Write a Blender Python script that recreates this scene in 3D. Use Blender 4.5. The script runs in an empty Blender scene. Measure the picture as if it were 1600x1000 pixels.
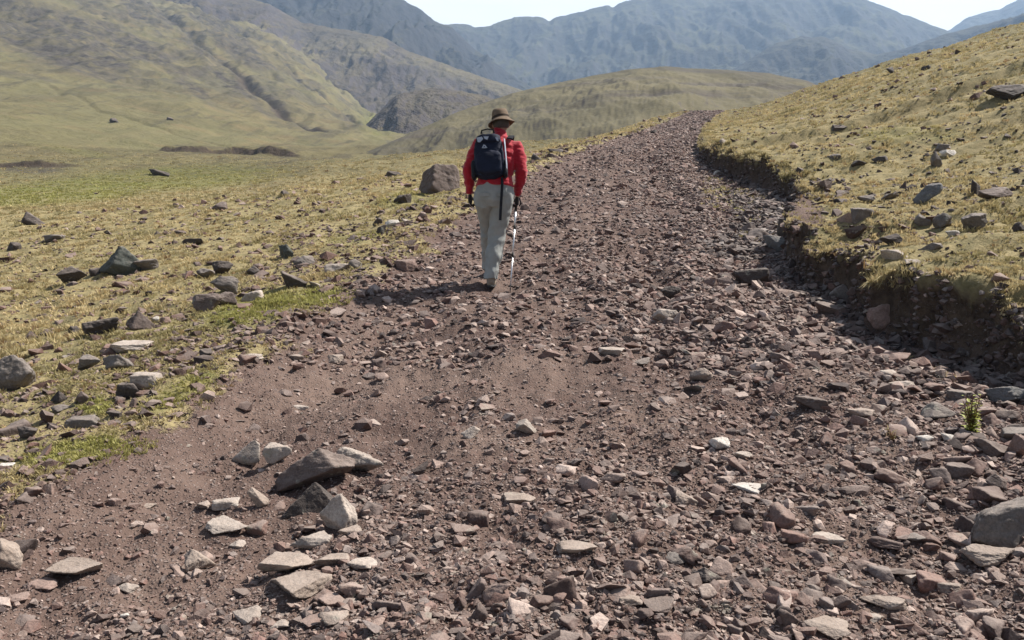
import bpy, bmesh, math, random
import numpy as np
from mathutils import Vector, Matrix, Euler, noise as mnoise

R = math.radians
scene = bpy.context.scene
COL = scene.collection
rng = np.random.default_rng(7)
random.seed(7)

# ------------------------------------------------------------------ camera
CAMZ = 1.70
FPX = 1333.0                      # focal length in pixels of the 1600 px wide photograph (30 mm on 36 mm)
PITCH = R(7.7)
cam_data = bpy.data.cameras.new("camera")
cam_data.lens = 30.0
cam_data.sensor_width = 36.0
cam_data.clip_start = 0.05
cam_data.clip_end = 20000.0
cam = bpy.data.objects.new("camera", cam_data)
COL.objects.link(cam)
cam.location = (0, 0, CAMZ)
cam.rotation_euler = (R(90) - PITCH, 0, 0)
scene.camera = cam

# ------------------------------------------------------------------ light
SUN_AZ, SUN_EL = R(64), R(50)      # azimuth clockwise from +Y (the way the track climbs)
world = bpy.data.worlds.new("World")
scene.world = world
world.use_nodes = True
wn = world.node_tree
for n in list(wn.nodes): wn.nodes.remove(n)
w_out = wn.nodes.new('ShaderNodeOutputWorld')
w_bg = wn.nodes.new('ShaderNodeBackground'); w_bg.inputs['Strength'].default_value = 0.05
w_sky = wn.nodes.new('ShaderNodeTexSky'); w_sky.sky_type = 'NISHITA'
w_sky.sun_disc = False
w_sky.sun_elevation = SUN_EL; w_sky.sun_rotation = SUN_AZ
w_sky.altitude = 4000; w_sky.air_density = 1.0; w_sky.dust_density = 2.0
# thin bright cloud sheet over the blue, thicker to the right where the sun stands
w_tc = wn.nodes.new('ShaderNodeTexCoord')
w_map = wn.nodes.new('ShaderNodeMapping'); w_map.inputs['Scale'].default_value = (1.6, 1.6, 4.5)
w_noise = wn.nodes.new('ShaderNodeTexNoise'); w_noise.inputs['Scale'].default_value = 2.2
w_noise.inputs['Detail'].default_value = 7; w_noise.inputs['Roughness'].default_value = 0.55
w_ramp = wn.nodes.new('ShaderNodeMapRange')
w_ramp.inputs['From Min'].default_value = 0.25; w_ramp.inputs['From Max'].default_value = 0.62
w_ramp.inputs['To Min'].default_value = 0.74; w_ramp.inputs['To Max'].default_value = 0.95
w_mix = wn.nodes.new('ShaderNodeMixRGB'); w_mix.inputs['Color2'].default_value = (14.2, 14.5, 14.8, 1)
wn.links.new(w_tc.outputs['Generated'], w_map.inputs['Vector'])
wn.links.new(w_map.outputs['Vector'], w_noise.inputs['Vector'])
wn.links.new(w_noise.outputs['Fac'], w_ramp.inputs['Value'])
# the bright sheet hangs low over the head of the valley, on the sun's side; the rest of the sky is clearer
w_dot = wn.nodes.new('ShaderNodeVectorMath'); w_dot.operation = 'DOT_PRODUCT'; w_dot.inputs[1].default_value = (0.34, 0.93, 0.14)
w_near = wn.nodes.new('ShaderNodeMapRange'); w_near.interpolation_type = 'SMOOTHSTEP'
w_near.inputs['From Min'].default_value = 0.55; w_near.inputs['From Max'].default_value = 0.92
w_near.inputs['To Min'].default_value = 0.14; w_near.inputs['To Max'].default_value = 1.0
w_mul = wn.nodes.new('ShaderNodeMath'); w_mul.operation = 'MULTIPLY'
wn.links.new(w_tc.outputs['Generated'], w_dot.inputs[0]); wn.links.new(w_dot.outputs['Value'], w_near.inputs['Value'])
wn.links.new(w_ramp.outputs['Result'], w_mul.inputs[0]); wn.links.new(w_near.outputs['Result'], w_mul.inputs[1])
wn.links.new(w_mul.outputs[0], w_mix.inputs['Fac'])
wn.links.new(w_sky.outputs['Color'], w_mix.inputs['Color1'])
wn.links.new(w_mix.outputs['Color'], w_bg.inputs['Color'])
wn.links.new(w_bg.outputs['Background'], w_out.inputs['Surface'])

sun_data = bpy.data.lights.new("sun", 'SUN')
sun_data.energy = 5.0; sun_data.angle = R(1.2); sun_data.color = (1.0, 0.955, 0.89)
sun = bpy.data.objects.new("sun", sun_data); COL.objects.link(sun)
S = Vector((math.sin(SUN_AZ)*math.cos(SUN_EL), math.cos(SUN_AZ)*math.cos(SUN_EL), math.sin(SUN_EL)))
sun.rotation_euler = S.to_track_quat('Z', 'Y').to_euler()

scene.view_settings.view_transform = 'Standard'
scene.view_settings.look = 'None'
scene.view_settings.exposure = 0.92
scene.view_settings.gamma = 1.0
scene.cycles.volume_bounces = 1
scene.cycles.max_bounces = 6

# ------------------------------------------------------------------ maths helpers
def tan_of(py):                       # image row -> z/Y slope seen from the camera
    b = (500.0 - np.asarray(py, float)) / FPX
    return (-math.sin(PITCH) + b*math.cos(PITCH)) / (math.cos(PITCH) + b*math.sin(PITCH))
def u_of(px, py):                     # image point -> x/Y
    b = (500.0 - np.asarray(py, float)) / FPX
    return ((np.asarray(px, float) - 800.0) / FPX) / (math.cos(PITCH) + b*math.sin(PITCH))
def project(x, y, z):
    zc = z - CAMZ
    d = y*math.cos(PITCH) - zc*math.sin(PITCH)
    v = y*math.sin(PITCH) + zc*math.cos(PITCH)
    d = np.where(d < 0.05, 0.05, d)
    return 800 + FPX*x/d, 500 - FPX*v/d
_perm = rng.permutation(4096).astype(np.int64)
_gang = rng.random(4096)*2*np.pi
_gx, _gy = np.cos(_gang), np.sin(_gang)
def perlin(x, y):
    xi = np.floor(x).astype(np.int64); yi = np.floor(y).astype(np.int64)
    xf = x - xi; yf = y - yi
    def g(ix, iy, fx, fy):
        h = _perm[(_perm[ix & 4095] + iy) & 4095]
        return _gx[h]*fx + _gy[h]*fy
    a = xf*xf*xf*(xf*(xf*6-15)+10); b = yf*yf*yf*(yf*(yf*6-15)+10)
    n00 = g(xi, yi, xf, yf); n10 = g(xi+1, yi, xf-1, yf)
    n01 = g(xi, yi+1, xf, yf-1); n11 = g(xi+1, yi+1, xf-1, yf-1)
    return ((n00*(1-a)+n10*a)*(1-b) + (n01*(1-a)+n11*a)*b)*1.5
def fbm(x, y, octaves=4, gain=0.5, lac=2.03):
    s = 0.0; a = 1.0
    for i in range(octaves):
        s = s + a*perlin(x + 17.3*i, y - 9.1*i); x = x*lac; y = y*lac; a *= gain
    return s
def ridged(x, y, octaves=4, gain=0.55):
    s = 0.0; a = 1.0
    for i in range(octaves):
        s = s + a*(1 - 2*np.abs(perlin(x + 31.7*i, y + 3.3*i))); x = x*2.1; y = y*2.1; a *= gain
    return s
def sstep(a, b, x):
    t = np.clip((x-a)/(b-a), 0, 1); return t*t*(3-2*t)
def smax(a, b, k):
    h = np.clip(0.5 + 0.5*(a-b)/k, 0, 1)
    return b*(1-h) + a*h + k*h*(1-h)
def hermite(xk, yk):
    xk = np.array(xk, float); yk = np.array(yk, float)
    d = np.diff(yk)/np.diff(xk); m = np.zeros(len(xk))
    m[1:-1] = np.where(d[:-1]*d[1:] > 0, 2*d[:-1]*d[1:]/(d[:-1]+d[1:]+1e-12), 0); m[0] = d[0]; m[-1] = d[-1]
    def f(x):
        x = np.asarray(x, float)
        i = np.clip(np.searchsorted(xk, x) - 1, 0, len(xk)-2)
        h = xk[i+1]-xk[i]; t = np.clip((x-xk[i])/h, -0.5, 1.5)
        t = np.clip(t, 0, 1) if True else t
        v = ((2*t**3-3*t**2+1)*yk[i] + (t**3-2*t**2+t)*h*m[i] + (-2*t**3+3*t**2)*yk[i+1] + (t**3-t**2)*h*m[i+1])
        v = np.where(x < xk[0], yk[0] + m[0]*(x-xk[0]), v)
        return np.where(x > xk[-1], yk[-1] + m[-1]*(x-xk[-1]), v)
    return f

# ------------------------------------------------------------------ the lie of the land (world metres)
f_base = hermite([-10, 0, 30, 60, 80, 92, 105, 130, 170, 260, 420, 900],
                 [-0.7, 0, 3.55, 7.12, 9.85, 11.45, 12.1, 11.6, 10.5, 9, 8, 6])
f_xl = hermite([-4, 2.6, 3.65, 5.5, 8.2, 12, 18, 28, 40, 60, 90, 120],
               [-3.4, -2.6, -2.15, -1.8, -1.5, -0.95, -0.1, 1.8, 4.7, 10.0, 18.6, 29])
f_xr = hermite([-4, 2.6, 4.5, 6.1, 7.3, 9.5, 11.5, 13.5, 16.5, 19, 22, 25, 40, 60, 90, 120],
               [4.5, 4.2, 3.9, 3.62, 3.25, 3.2, 3.75, 4.7, 5.45, 5.55, 5.5, 5.75, 8.9, 13.4, 22.2, 34])
f_hb = hermite([-4, 6, 7.5, 10, 12.5, 14.5, 17, 19, 22, 27, 43, 60, 90],
               [0.42, 0.42, 0.42, 0.40, 0.34, 0.26, 0.33, 0.46, 0.48, 0.38, 0.26, 0.08, 0.0])
LS_PX = [-700, -400, -200, 0, 200, 400, 500, 600, 700, 800, 1000, 2200]
LS_Y = [45, 65, 90, 130, 200, 300, 450, 650, 950]
LS_PY = [[335, 300, 262, 210, 140, 60, -40, -140, -240],
         [330, 300, 268, 225, 160, 90, 10, -80, -160],
         [325, 300, 272, 235, 180, 115, 40, -40, -120],
         [330, 306, 282, 250, 203, 150, 80, 0, -60],
         [325, 303, 283, 257, 223, 175, 115, 50, -5],
         [315, 295, 275, 255, 235, 203, 158, 102, 48],
         [310, 290, 272, 256, 240, 220, 185, 142, 104],
         [305, 285, 268, 252, 240, 228, 215, 206, 202],
         [300, 282, 264, 250, 242, 236, 230, 228, 232],
         [310, 295, 275, 262, 255, 252, 252, 256, 262],
         [330, 320, 305, 300, 300, 300, 305, 310, 320],
         [330, 320, 305, 300, 300, 300, 305, 310, 320]]
_lsu = u_of(LS_PX, [200]*len(LS_PX)); _lst = tan_of(LS_PY); _lsl = np.log(LS_Y)
def _smooth_table():
    U = np.linspace(_lsu[0], _lsu[-1], 240); L = np.linspace(_lsl[0], _lsl[-1], 160)
    T = np.empty((len(_lsu), len(L)))
    for i in range(len(_lsu)): T[i] = hermite(_lsl, _lst[i])(L)
    G = np.empty((len(U), len(L)))
    for j in range(len(L)): G[:, j] = hermite(_lsu, T[:, j])(U)
    k = np.exp(-0.5*(np.arange(-6, 7)/2.6)**2); k /= k.sum()
    P = np.pad(G, ((6, 6), (0, 0)), 'edge'); G = sum(k[i]*P[i:i+len(U)] for i in range(13))
    P = np.pad(G, ((0, 0), (6, 6)), 'edge'); G = sum(k[i]*P[:, i:i+len(L)] for i in range(13))
    return U, L, G
_LU, _LL, _LG = _smooth_table()
def ls_height(x, y):
    yy = np.maximum(y, 45.0)
    u = np.clip(x/yy, _LU[0], _LU[-1]-1e-6); l = np.clip(np.log(yy), _LL[0], _LL[-1]-1e-6)
    a = (u-_LU[0])/(_LU[1]-_LU[0]); b = (l-_LL[0])/(_LL[1]-_LL[0])
    i = a.astype(int); j = b.astype(int); a = a-i; b = b-j
    i = np.minimum(i, len(_LU)-2); j = np.minimum(j, len(_LL)-2)
    t = (_LG[i, j]*(1-a)+_LG[i+1, j]*a)*(1-b) + (_LG[i, j+1]*(1-a)+_LG[i+1, j+1]*a)*b
    z = CAMZ + t*yy
    return np.where(y < 45, z - (45-y)*0.3, z)

def seg_dist(x, y, pts):
    d = np.full(np.shape(x), 1e9)
    for (x0, y0), (x1, y1) in zip(pts[:-1], pts[1:]):
        vx, vy = x1-x0, y1-y0; L2 = vx*vx+vy*vy
        t = np.clip(((x-x0)*vx+(y-y0)*vy)/L2, 0, 1)
        d = np.minimum(d, np.hypot(x-x0-t*vx, y-y0-t*vy))
    return d

def bank_edge(y):                          # wobbling line of the turf bank's foot
    return f_xr(y) + 0.13*fbm(y*0.8, y*0+3.1, 3)*sstep(0, 4, y) + 0.08*fbm(y*2.9, y*0+9.7, 3)
def lip_shift(x, y):
    dr = x - bank_edge(y)
    return np.exp(-((dr-0.10)/0.13)**2)*np.clip(f_hb(y), 0, 0.5)*(0.26 + 0.36*fbm(y*2.3, y*0+5, 3))*(dr > -0.2)
def near_height(x, y, detail=True):
    z = f_base(y)
    xl = f_xl(y) + 0.10*fbm(y*0.7, y*0+40.2, 3); xr = bank_edge(y)
    w = xr - xl
    dl = xl - x                       # metres left of the track
    dr = x - xr                       # metres right of the bank's foot
    s = (x-xl)/w
    on = (dl < 0) & (dr < 0)
    near = 1 - sstep(30, 70, y)
    # ruts, crown and stony ditch across the track
    cross = -0.05*np.exp(-((s-0.17)/0.09)**2) + 0.05*np.exp(-((s-0.42)/0.14)**2) - 0.05*np.exp(-((s-0.60)/0.08)**2) \
            - 0.08*np.exp(-((s-0.88)/0.12)**2) + 0.06*np.exp(-((s-0.70)/0.06)**2)
    z = z + np.where(on, cross, 0)*near - 0.03*near*sstep(0.25, -0.02, dl)*(dr < 0)
    z = z + np.where(dl > 0, 0.035*np.exp(-((dl-0.25)/0.22)**2)*near, 0)
    dlp = np.maximum(dl, 0)
    z = z - 0.105*dlp*sstep(0, 1.6, dlp) - 1.7*sstep(0, 12, dlp)*sstep(18, 55, y)
    hb = f_hb(y)*(1 + 0.35*fbm(y*1.1, y*0+22.0, 3))
    drp = np.maximum(dr, 0)
    wf = 0.10 + 0.10*np.clip(fbm(x*1.5, y*1.5, 2)+0.3, 0, 1)
    z = z + hb*sstep(-wf, 0.08, dr)
    k = 0.13 + 0.15*sstep(0.5, 9, drp)
    z = z + k*drp - 0.13*0.0
    if detail:
        g = sstep(0.0, 0.5, np.maximum(dl, dr - 0.1))
        z = z + (0.9*fbm(x/14, y/14, 3)*sstep(3, 25, np.maximum(dl, dr)))
        z = z + g*(0.055*fbm(x*0.8, y*0.8, 3) + 0.035*fbm(x*2.6, y*2.6, 3)*(1-sstep(30, 60, y)))
        z = z + (1-g)*(0.060*fbm(s*6.5, y*0.25+7, 3) + 0.042*fbm(x*1.3, y*1.1, 3) + 0.026*fbm(x*4.3, y*4.3, 4) + 0.008*fbm(x*17, y*17, 2)*(y < 14))*near
        face = np.exp(-(dr/0.16)**2)*sstep(0.05, 0.2, hb)
        z = z + face*0.07*fbm(x*6, y*6, 3)
    return z

def ls_hit(px, py, y0=60, y1=940):
    t = float(tan_of(py)); u = float(u_of(px, py)); ys = np.exp(np.linspace(math.log(y0), math.log(y1), 1500))
    g = smax(near_height(u*ys, ys, False), ls_height(u*ys, ys), 0.8) - (CAMZ + t*ys); i = int(np.argmax(g > 0))
    return (u*ys[i], float(ys[i]))
PEAT_XY = [ls_hit(*q) for q in [(245, 240), (285, 245), (330, 236), (365, 230), (420, 238), (490, 248)]]
GUL1 = [ls_hit(*q) for q in [(345, 98), (380, 128), (410, 158), (450, 185), (495, 207)]]
GUL2 = [ls_hit(*q) for q in [(430, 92), (480, 140), (530, 175), (580, 208)]]
GUL3 = [ls_hit(*q) for q in [(250, 20), (300, 65), (345, 98)]]
GUL4 = [ls_hit(*q) for q in [(60, 130), (150, 175), (260, 200), (400, 228)]]
PEAT2_XY = [ls_hit(*q) for q in [(-60, 262), (0, 266), (60, 262), (120, 258), (160, 262)]]
def _flat(L_):
    m = float(np.median([q[1] for q in L_])); return [(q[0]*(m + 0.12*(q[1]-m))/q[1], m + 0.12*(q[1]-m)) for q in L_]
PEAT_XY = _flat(PEAT_XY); PEAT2_XY = _flat(PEAT2_XY)
print('peat', PEAT_XY, PEAT2_XY)
def peat_step(x, y):
    z = 0.0; s = 0.0
    for L_, h in ((PEAT_XY, 1.7), (PEAT2_XY, 1.0)):
        A = np.array(L_); xs, ys = A[:, 0], A[:, 1]
        w = sstep(xs[0], xs[0]+2, x)*(1-sstep(xs[-1]-8, xs[-1], x))
        yl = np.interp(x, xs, ys) + 1.2*fbm(x/6, x*0+2.2, 3)
        dy = y - yl; ww = w*np.clip(0.9+0.45*fbm(x/6, x*0+7.7, 2), 0.6, 1.15)
        z = z + h*ww*sstep(-0.9, 0.5, dy)*np.exp(-np.maximum(dy, 0)/34)
        s = np.maximum(s, sstep(-1.3, -0.7, dy)*(1-sstep(0.2, 0.6, dy))*np.clip(ww*1.6, 0, 1))
    return z, s
def ground_height(x, y, detail=True):
    a = near_height(x, y, detail)
    b = ls_height(x, y)
    if detail:
        far = sstep(70, 180, y)
        b = b + far*(y/300)*(2.6*fbm(x/55, y/75, 4) + 1.2*ridged(x/26, y/60, 3)*sstep(200, 500, y))
        b = b + sstep(50, 90, y)*(0.25*fbm(x/5, y/5, 3) + 0.12*fbm(x/1.4, y/1.8, 2)*sstep(260, 120, y))
    z = smax(a, b, 0.8)
    if detail:
        z = z + peat_step(x, y)[0]
        for G_, wd, dp in ((GUL1, 3.2, 3.0), (GUL2, 3.0, 2.2), (GUL3, 4, 2.5), (GUL4, 1.2, 0.5)):
            z = z - dp*np.exp(-(seg_dist(x, y, G_)/wd)**2)
    return z
def hit(px, py, y0=2.0, y1=900.0):
    """world point where the photographed ray meets the ground"""
    t = float(tan_of(py)); u = float(u_of(px, py))
    ys = np.exp(np.linspace(math.log(y0), math.log(y1), 4000))
    g = ground_height(u*ys, ys) - (CAMZ + t*ys)
    i = np.argmax(g > 0)
    if g[i] <= 0: i = len(ys)-1
    y = ys[i]; return Vector((u*y, y, CAMZ + t*y))
def gz(x, y):
    return float(ground_height(np.array([x], float), np.array([y], float))[0])

# ------------------------------------------------------------------ object helpers
def tag(o, label=None, cat=None, group=None, kind=None):
    if label: o['label'] = label
    if cat: o['category'] = cat
    if group: o['group'] = group
    if kind: o['kind'] = kind
    return o
def mesh_np(name, verts, faces, mat=None, smooth=True, attrs=None, link=True):
    """verts (n,3); faces (m,3) or (m,4)"""
    me = bpy.data.meshes.new(name)
    verts = np.ascontiguousarray(verts, np.float32); faces = np.ascontiguousarray(faces, np.int32)
    k = faces.shape[1]
    me.vertices.add(len(verts)); me.vertices.foreach_set('co', verts.ravel())
    me.loops.add(faces.size); me.loops.foreach_set('vertex_index', faces.ravel())
    me.polygons.add(len(faces))
    me.polygons.foreach_set('loop_start', np.arange(0, faces.size, k, dtype=np.int32))
    me.polygons.foreach_set('loop_total', np.full(len(faces), k, np.int32))
    me.update(calc_edges=True)
    me.polygons.foreach_set('use_smooth', np.full(len(faces), smooth, bool))
    for an, (typ, dom, arr) in (attrs or {}).items():
        a = me.attributes.new(an, typ, dom)
        a.data.foreach_set('color' if 'COLOR' in typ else 'value', np.ascontiguousarray(arr, np.float32).ravel())
    if mat: me.materials.append(mat)
    o = bpy.data.objects.new(name, me)
    if link: COL.objects.link(o)
    return o

class NT:
    """small node-tree writer"""
    def __init__(s, name):
        s.m = bpy.data.materials.new(name); s.m.use_nodes = True; s.t = s.m.node_tree
        for n in list(s.t.nodes): s.t.nodes.remove(n)
        s.out = s.t.nodes.new('ShaderNodeOutputMaterial')
    def n(s, typ, ins=None, **kw):
        nd = s.t.nodes.new(typ)
        for k, v in kw.items(): setattr(nd, k, v)
        for k, v in (ins or {}).items():
            if hasattr(v, 'is_linked') or isinstance(v, bpy.types.NodeSocket): s.t.links.new(v, nd.inputs[k])
            else:
                if isinstance(v, tuple) and len(v) == 3 and nd.inputs[k].type == 'RGBA': v = v + (1,)
                nd.inputs[k].default_value = v
        return nd
    def noise(s, vec, scale, detail=4, rough=0.55, dist=0.0):
        return s.n('ShaderNodeTexNoise', {'Vector': vec, 'Scale': scale, 'Detail': detail, 'Roughness': rough, 'Distortion': dist}).outputs['Fac']
    def rng(s, v, a, b, c=0.0, d=1.0):
        return s.n('ShaderNodeMapRange', {'Value': v, 'From Min': a, 'From Max': b, 'To Min': c, 'To Max': d}).outputs['Result']
    def math(s, op, a, b=0.0):
        return s.n('ShaderNodeMath', {0: a, 1: b}, operation=op).outputs[0]
    def mix(s, f, a, b, mode='MIX'):
        return s.n('ShaderNodeMixRGB', {'Fac': f, 'Color1': a, 'Color2': b}, blend_type=mode).outputs['Color']
    def attr(s, name, out='Fac'):
        return s.n('ShaderNodeAttribute', attribute_name=name).outputs[out]
    def pos(s): return s.n('ShaderNodeNewGeometry').outputs['Position']
    def obj(s): return s.n('ShaderNodeTexCoord').outputs['Object']
    def bsdf(s, color, rough=0.9, bump=None, dist=0.01, strength=1.0, spec=0.3, **kw):
        ins = {'Base Color': color, 'Roughness': rough, 'Specular IOR Level': spec}; ins.update(kw)
        if bump is not None:
            ins['Normal'] = s.n('ShaderNodeBump', {'Height': bump, 'Distance': dist, 'Strength': strength}).outputs['Normal']
        b = s.n('ShaderNodeBsdfPrincipled', ins); s.t.links.new(b.outputs[0], s.out.inputs['Surface']); return s.m

# ------------------------------------------------------------------ ground materials
def make_ground_mat():
    t = NT('grass_and_dirt'); p = t.pos()
    grass, green, scree, soil, distn = t.attr('grass'), t.attr('green'), t.attr('scree'), t.attr('soil'), t.attr('far')
    # dirt of the track: red brown, paler dusty patches, gravel speckle
    n1 = t.noise(p, 1.1, 5, 0.6); n2 = t.noise(p, 16, 5, 0.7); n3 = t.noise(p, 70, 4, 0.7)
    dirt = t.mix(t.rng(n1, 0.35, 0.65), (0.104, 0.066, 0.054), (0.180, 0.125, 0.100))
    dirt = t.mix(t.rng(n2, 0.35, 0.7), t.mix(0.35, dirt, (0.065, 0.045, 0.037)), dirt)
    vor = t.n('ShaderNodeTexVoronoi', {'Vector': p, 'Scale': 55.0, 'Randomness': 1.0}, feature='F1')
    peb = t.rng(vor.outputs['Distance'], 0.15, 0.42, 1.0, 0.0)
    pcol = t.mix(t.n('ShaderNodeSeparateColor', {'Color': vor.outputs['Color']}).outputs[0], (0.12, 0.085, 0.075), (0.40, 0.33, 0.29))
    dirt = t.mix(t.math('MULTIPLY', peb, t.rng(n2, 0.4, 0.6, 0.1, 0.8)), dirt, pcol)
    # turf: straw, olive, green
    g1 = t.noise(p, 0.35, 4, 0.6); g2 = t.noise(p, 4.5, 5, 0.65); g3 = t.noise(p, 38, 4, 0.7)
    turf = t.mix(t.rng(g1, 0.35, 0.66), (0.300, 0.242, 0.125), (0.225, 0.192, 0.094))
    turf = t.mix(t.rng(g2, 0.42, 0.68), turf, (0.36, 0.285, 0.145))
    turf = t.mix(t.rng(g2, 0.50, 0.30, 0.0, 0.4), turf, (0.085, 0.075, 0.032))
    turf = t.mix(t.rng(g3, 0.40, 0.62, 0.28, 0.0), turf, (0.070, 0.056, 0.030))
    # far slopes: larger mottling
    f1 = t.noise(p, 0.045, 6, 0.68); f2 = t.noise(p, 0.011, 4, 0.6)
    farc = t.mix(t.rng(f1, 0.36, 0.62), (0.085, 0.073, 0.036), (0.165, 0.138, 0.064))
    farc = t.mix(t.rng(f2, 0.45, 0.62, 0, 0.5), farc, (0.140, 0.138, 0.060))
    mr = t.n('ShaderNodeMapping', {'Vector': p, 'Rotation': (0, 0, R(-23.5)), 'Scale': (0.16, 0.010, 0.02)}).outputs[0]
    f3 = t.noise(mr, 1.0, 6, 0.7, 0.4)
    farc = t.mix(t.rng(f3, 0.53, 0.62, 0, 0.8), farc, (0.062, 0.052, 0.034))
    farc = t.mix(t.rng(f3, 0.44, 0.34, 0, 0.5), farc, (0.195, 0.16, 0.08))
    f4 = t.noise(p, 0.45, 5, 0.75)
    farc = t.mix(t.rng(f4, 0.46, 0.33, 0, 0.7), farc, (0.085, 0.075, 0.040))
    farc = t.mix(t.rng(t.noise(p, 0.06, 4, 0.6), 0.55, 0.68, 0, 0.5), farc, (0.19, 0.132, 0.064))
    turf = t.mix(t.math('MULTIPLY', distn, 0.85), turf, farc)
    turf = t.mix(t.math('MULTIPLY', green, 0.75), turf, t.mix(t.rng(g2, 0.3, 0.7), (0.095, 0.120, 0.030), (0.20, 0.185, 0.050)))
    # scree and bare rock
    r1 = t.noise(p, 0.22, 6, 0.72)
    rock = t.mix(t.rng(r1, 0.38, 0.64), (0.034, 0.029, 0.026), (0.105, 0.088, 0.070))
    sc = t.math('MULTIPLY', scree, t.rng(t.noise(p, 0.10, 5, 0.72), 0.36, 0.56, 0.30, 1.0))
    # soil face of the bank
    s1 = t.noise(p, 9, 5, 0.7)
    soilc = t.mix(t.rng(s1, 0.35, 0.65), (0.038, 0.028, 0.021), (0.105, 0.078, 0.056))
    gm = t.rng(t.math('ADD', grass, t.rng(t.noise(p, 6, 5, 0.7), 0.3, 0.7, -0.30, 0.30)), 0.38, 0.62)
    c = t.mix(gm, dirt, turf)
    c = t.mix(sc, c, rock)
    c = t.mix(soil, c, soilc)
    hgt = t.math('ADD', t.math('MULTIPLY', n3, 0.35), t.math('ADD', t.math('MULTIPLY', n2, 1.2), t.math('MULTIPLY', peb, 0.5)))
    gh = t.math('ADD', t.math('MULTIPLY', g3, 1.4), t.math('MULTIPLY', g2, 3.0))
    hh = t.n('ShaderNodeMix', {0: gm, 2: hgt, 3: gh}).outputs[0]
    fh = t.math('MULTIPLY', t.noise(p, 0.5, 6, 0.75), 60.0)
    hh = t.n('ShaderNodeMix', {0: distn, 2: hh, 3: fh}).outputs[0]
    return t.bsdf(c, 0.95, hh, 0.014, 1.0, 0.15)
M_GROUND = make_ground_mat()

def grid_faces(nu, nv):
    i = np.arange(nu*nv).reshape(nv, nu)
    return np.stack([i[:-1, :-1], i[:-1, 1:], i[1:, 1:], i[1:, :-1]], -1).reshape(-1, 4)

# colour patches of bare scree / green flush, at the world places the photograph shows them
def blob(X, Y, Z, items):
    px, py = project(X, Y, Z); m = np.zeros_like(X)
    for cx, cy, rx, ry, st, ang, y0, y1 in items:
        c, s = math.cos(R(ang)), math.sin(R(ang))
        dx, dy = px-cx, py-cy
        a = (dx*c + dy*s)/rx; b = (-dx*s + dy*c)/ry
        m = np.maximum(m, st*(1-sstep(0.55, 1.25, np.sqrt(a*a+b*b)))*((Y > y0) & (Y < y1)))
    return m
SCREE = [(110, 65, 130, 46, 1.0, 18, 150, 2000), (270, 110, 90, 10, .7, 40, 150, 2000), (360, 60, 90, 22, .8, 42, 150, 2000), (165, 88, 60, 22, .9, 15, 150, 2000), (60, 22, 90, 16, .8, 20, 150, 2000), (230, 20, 60, 18, .8, 35, 150, 2000),
         (300, 60, 60, 14, .6, 45, 150, 2000), (330, 100, 60, 10, .6, 48, 150, 2000), (50, 262, 60, 10, .9, 0, 60, 300), (400, 160, 70, 8, .5, 45, 150, 900),
         (40, 120, 60, 6, .5, 8, 90, 900)]
GREEN = [(90, 300, 190, 20, 1.0, -4, 40, 200), (260, 280, 200, 20, .8, -3, 40, 200), (600, 180, 40, 45, .7, 60, 150, 900), (110, 235, 90, 6, .4, 10, 60, 400),
         (140, 705, 120, 26, 1.0, -8, 2, 9), (150, 635, 30, 16, 1.0, 0, 2, 9), (400, 482, 85, 26, 1.0, -12, 3, 14), (500, 466, 70, 18, 1.0, -5, 3, 14), (290, 610, 70, 22, .8, -25, 3, 9), (560, 372, 60, 10, .5, -10, 3, 30),
         (640, 310, 60, 14, .5, -10, 3, 60), (1420, 210, 90, 14, .5, 0, 10, 100), (1150, 320, 50, 14, .6, 30, 8, 30)]

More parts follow.
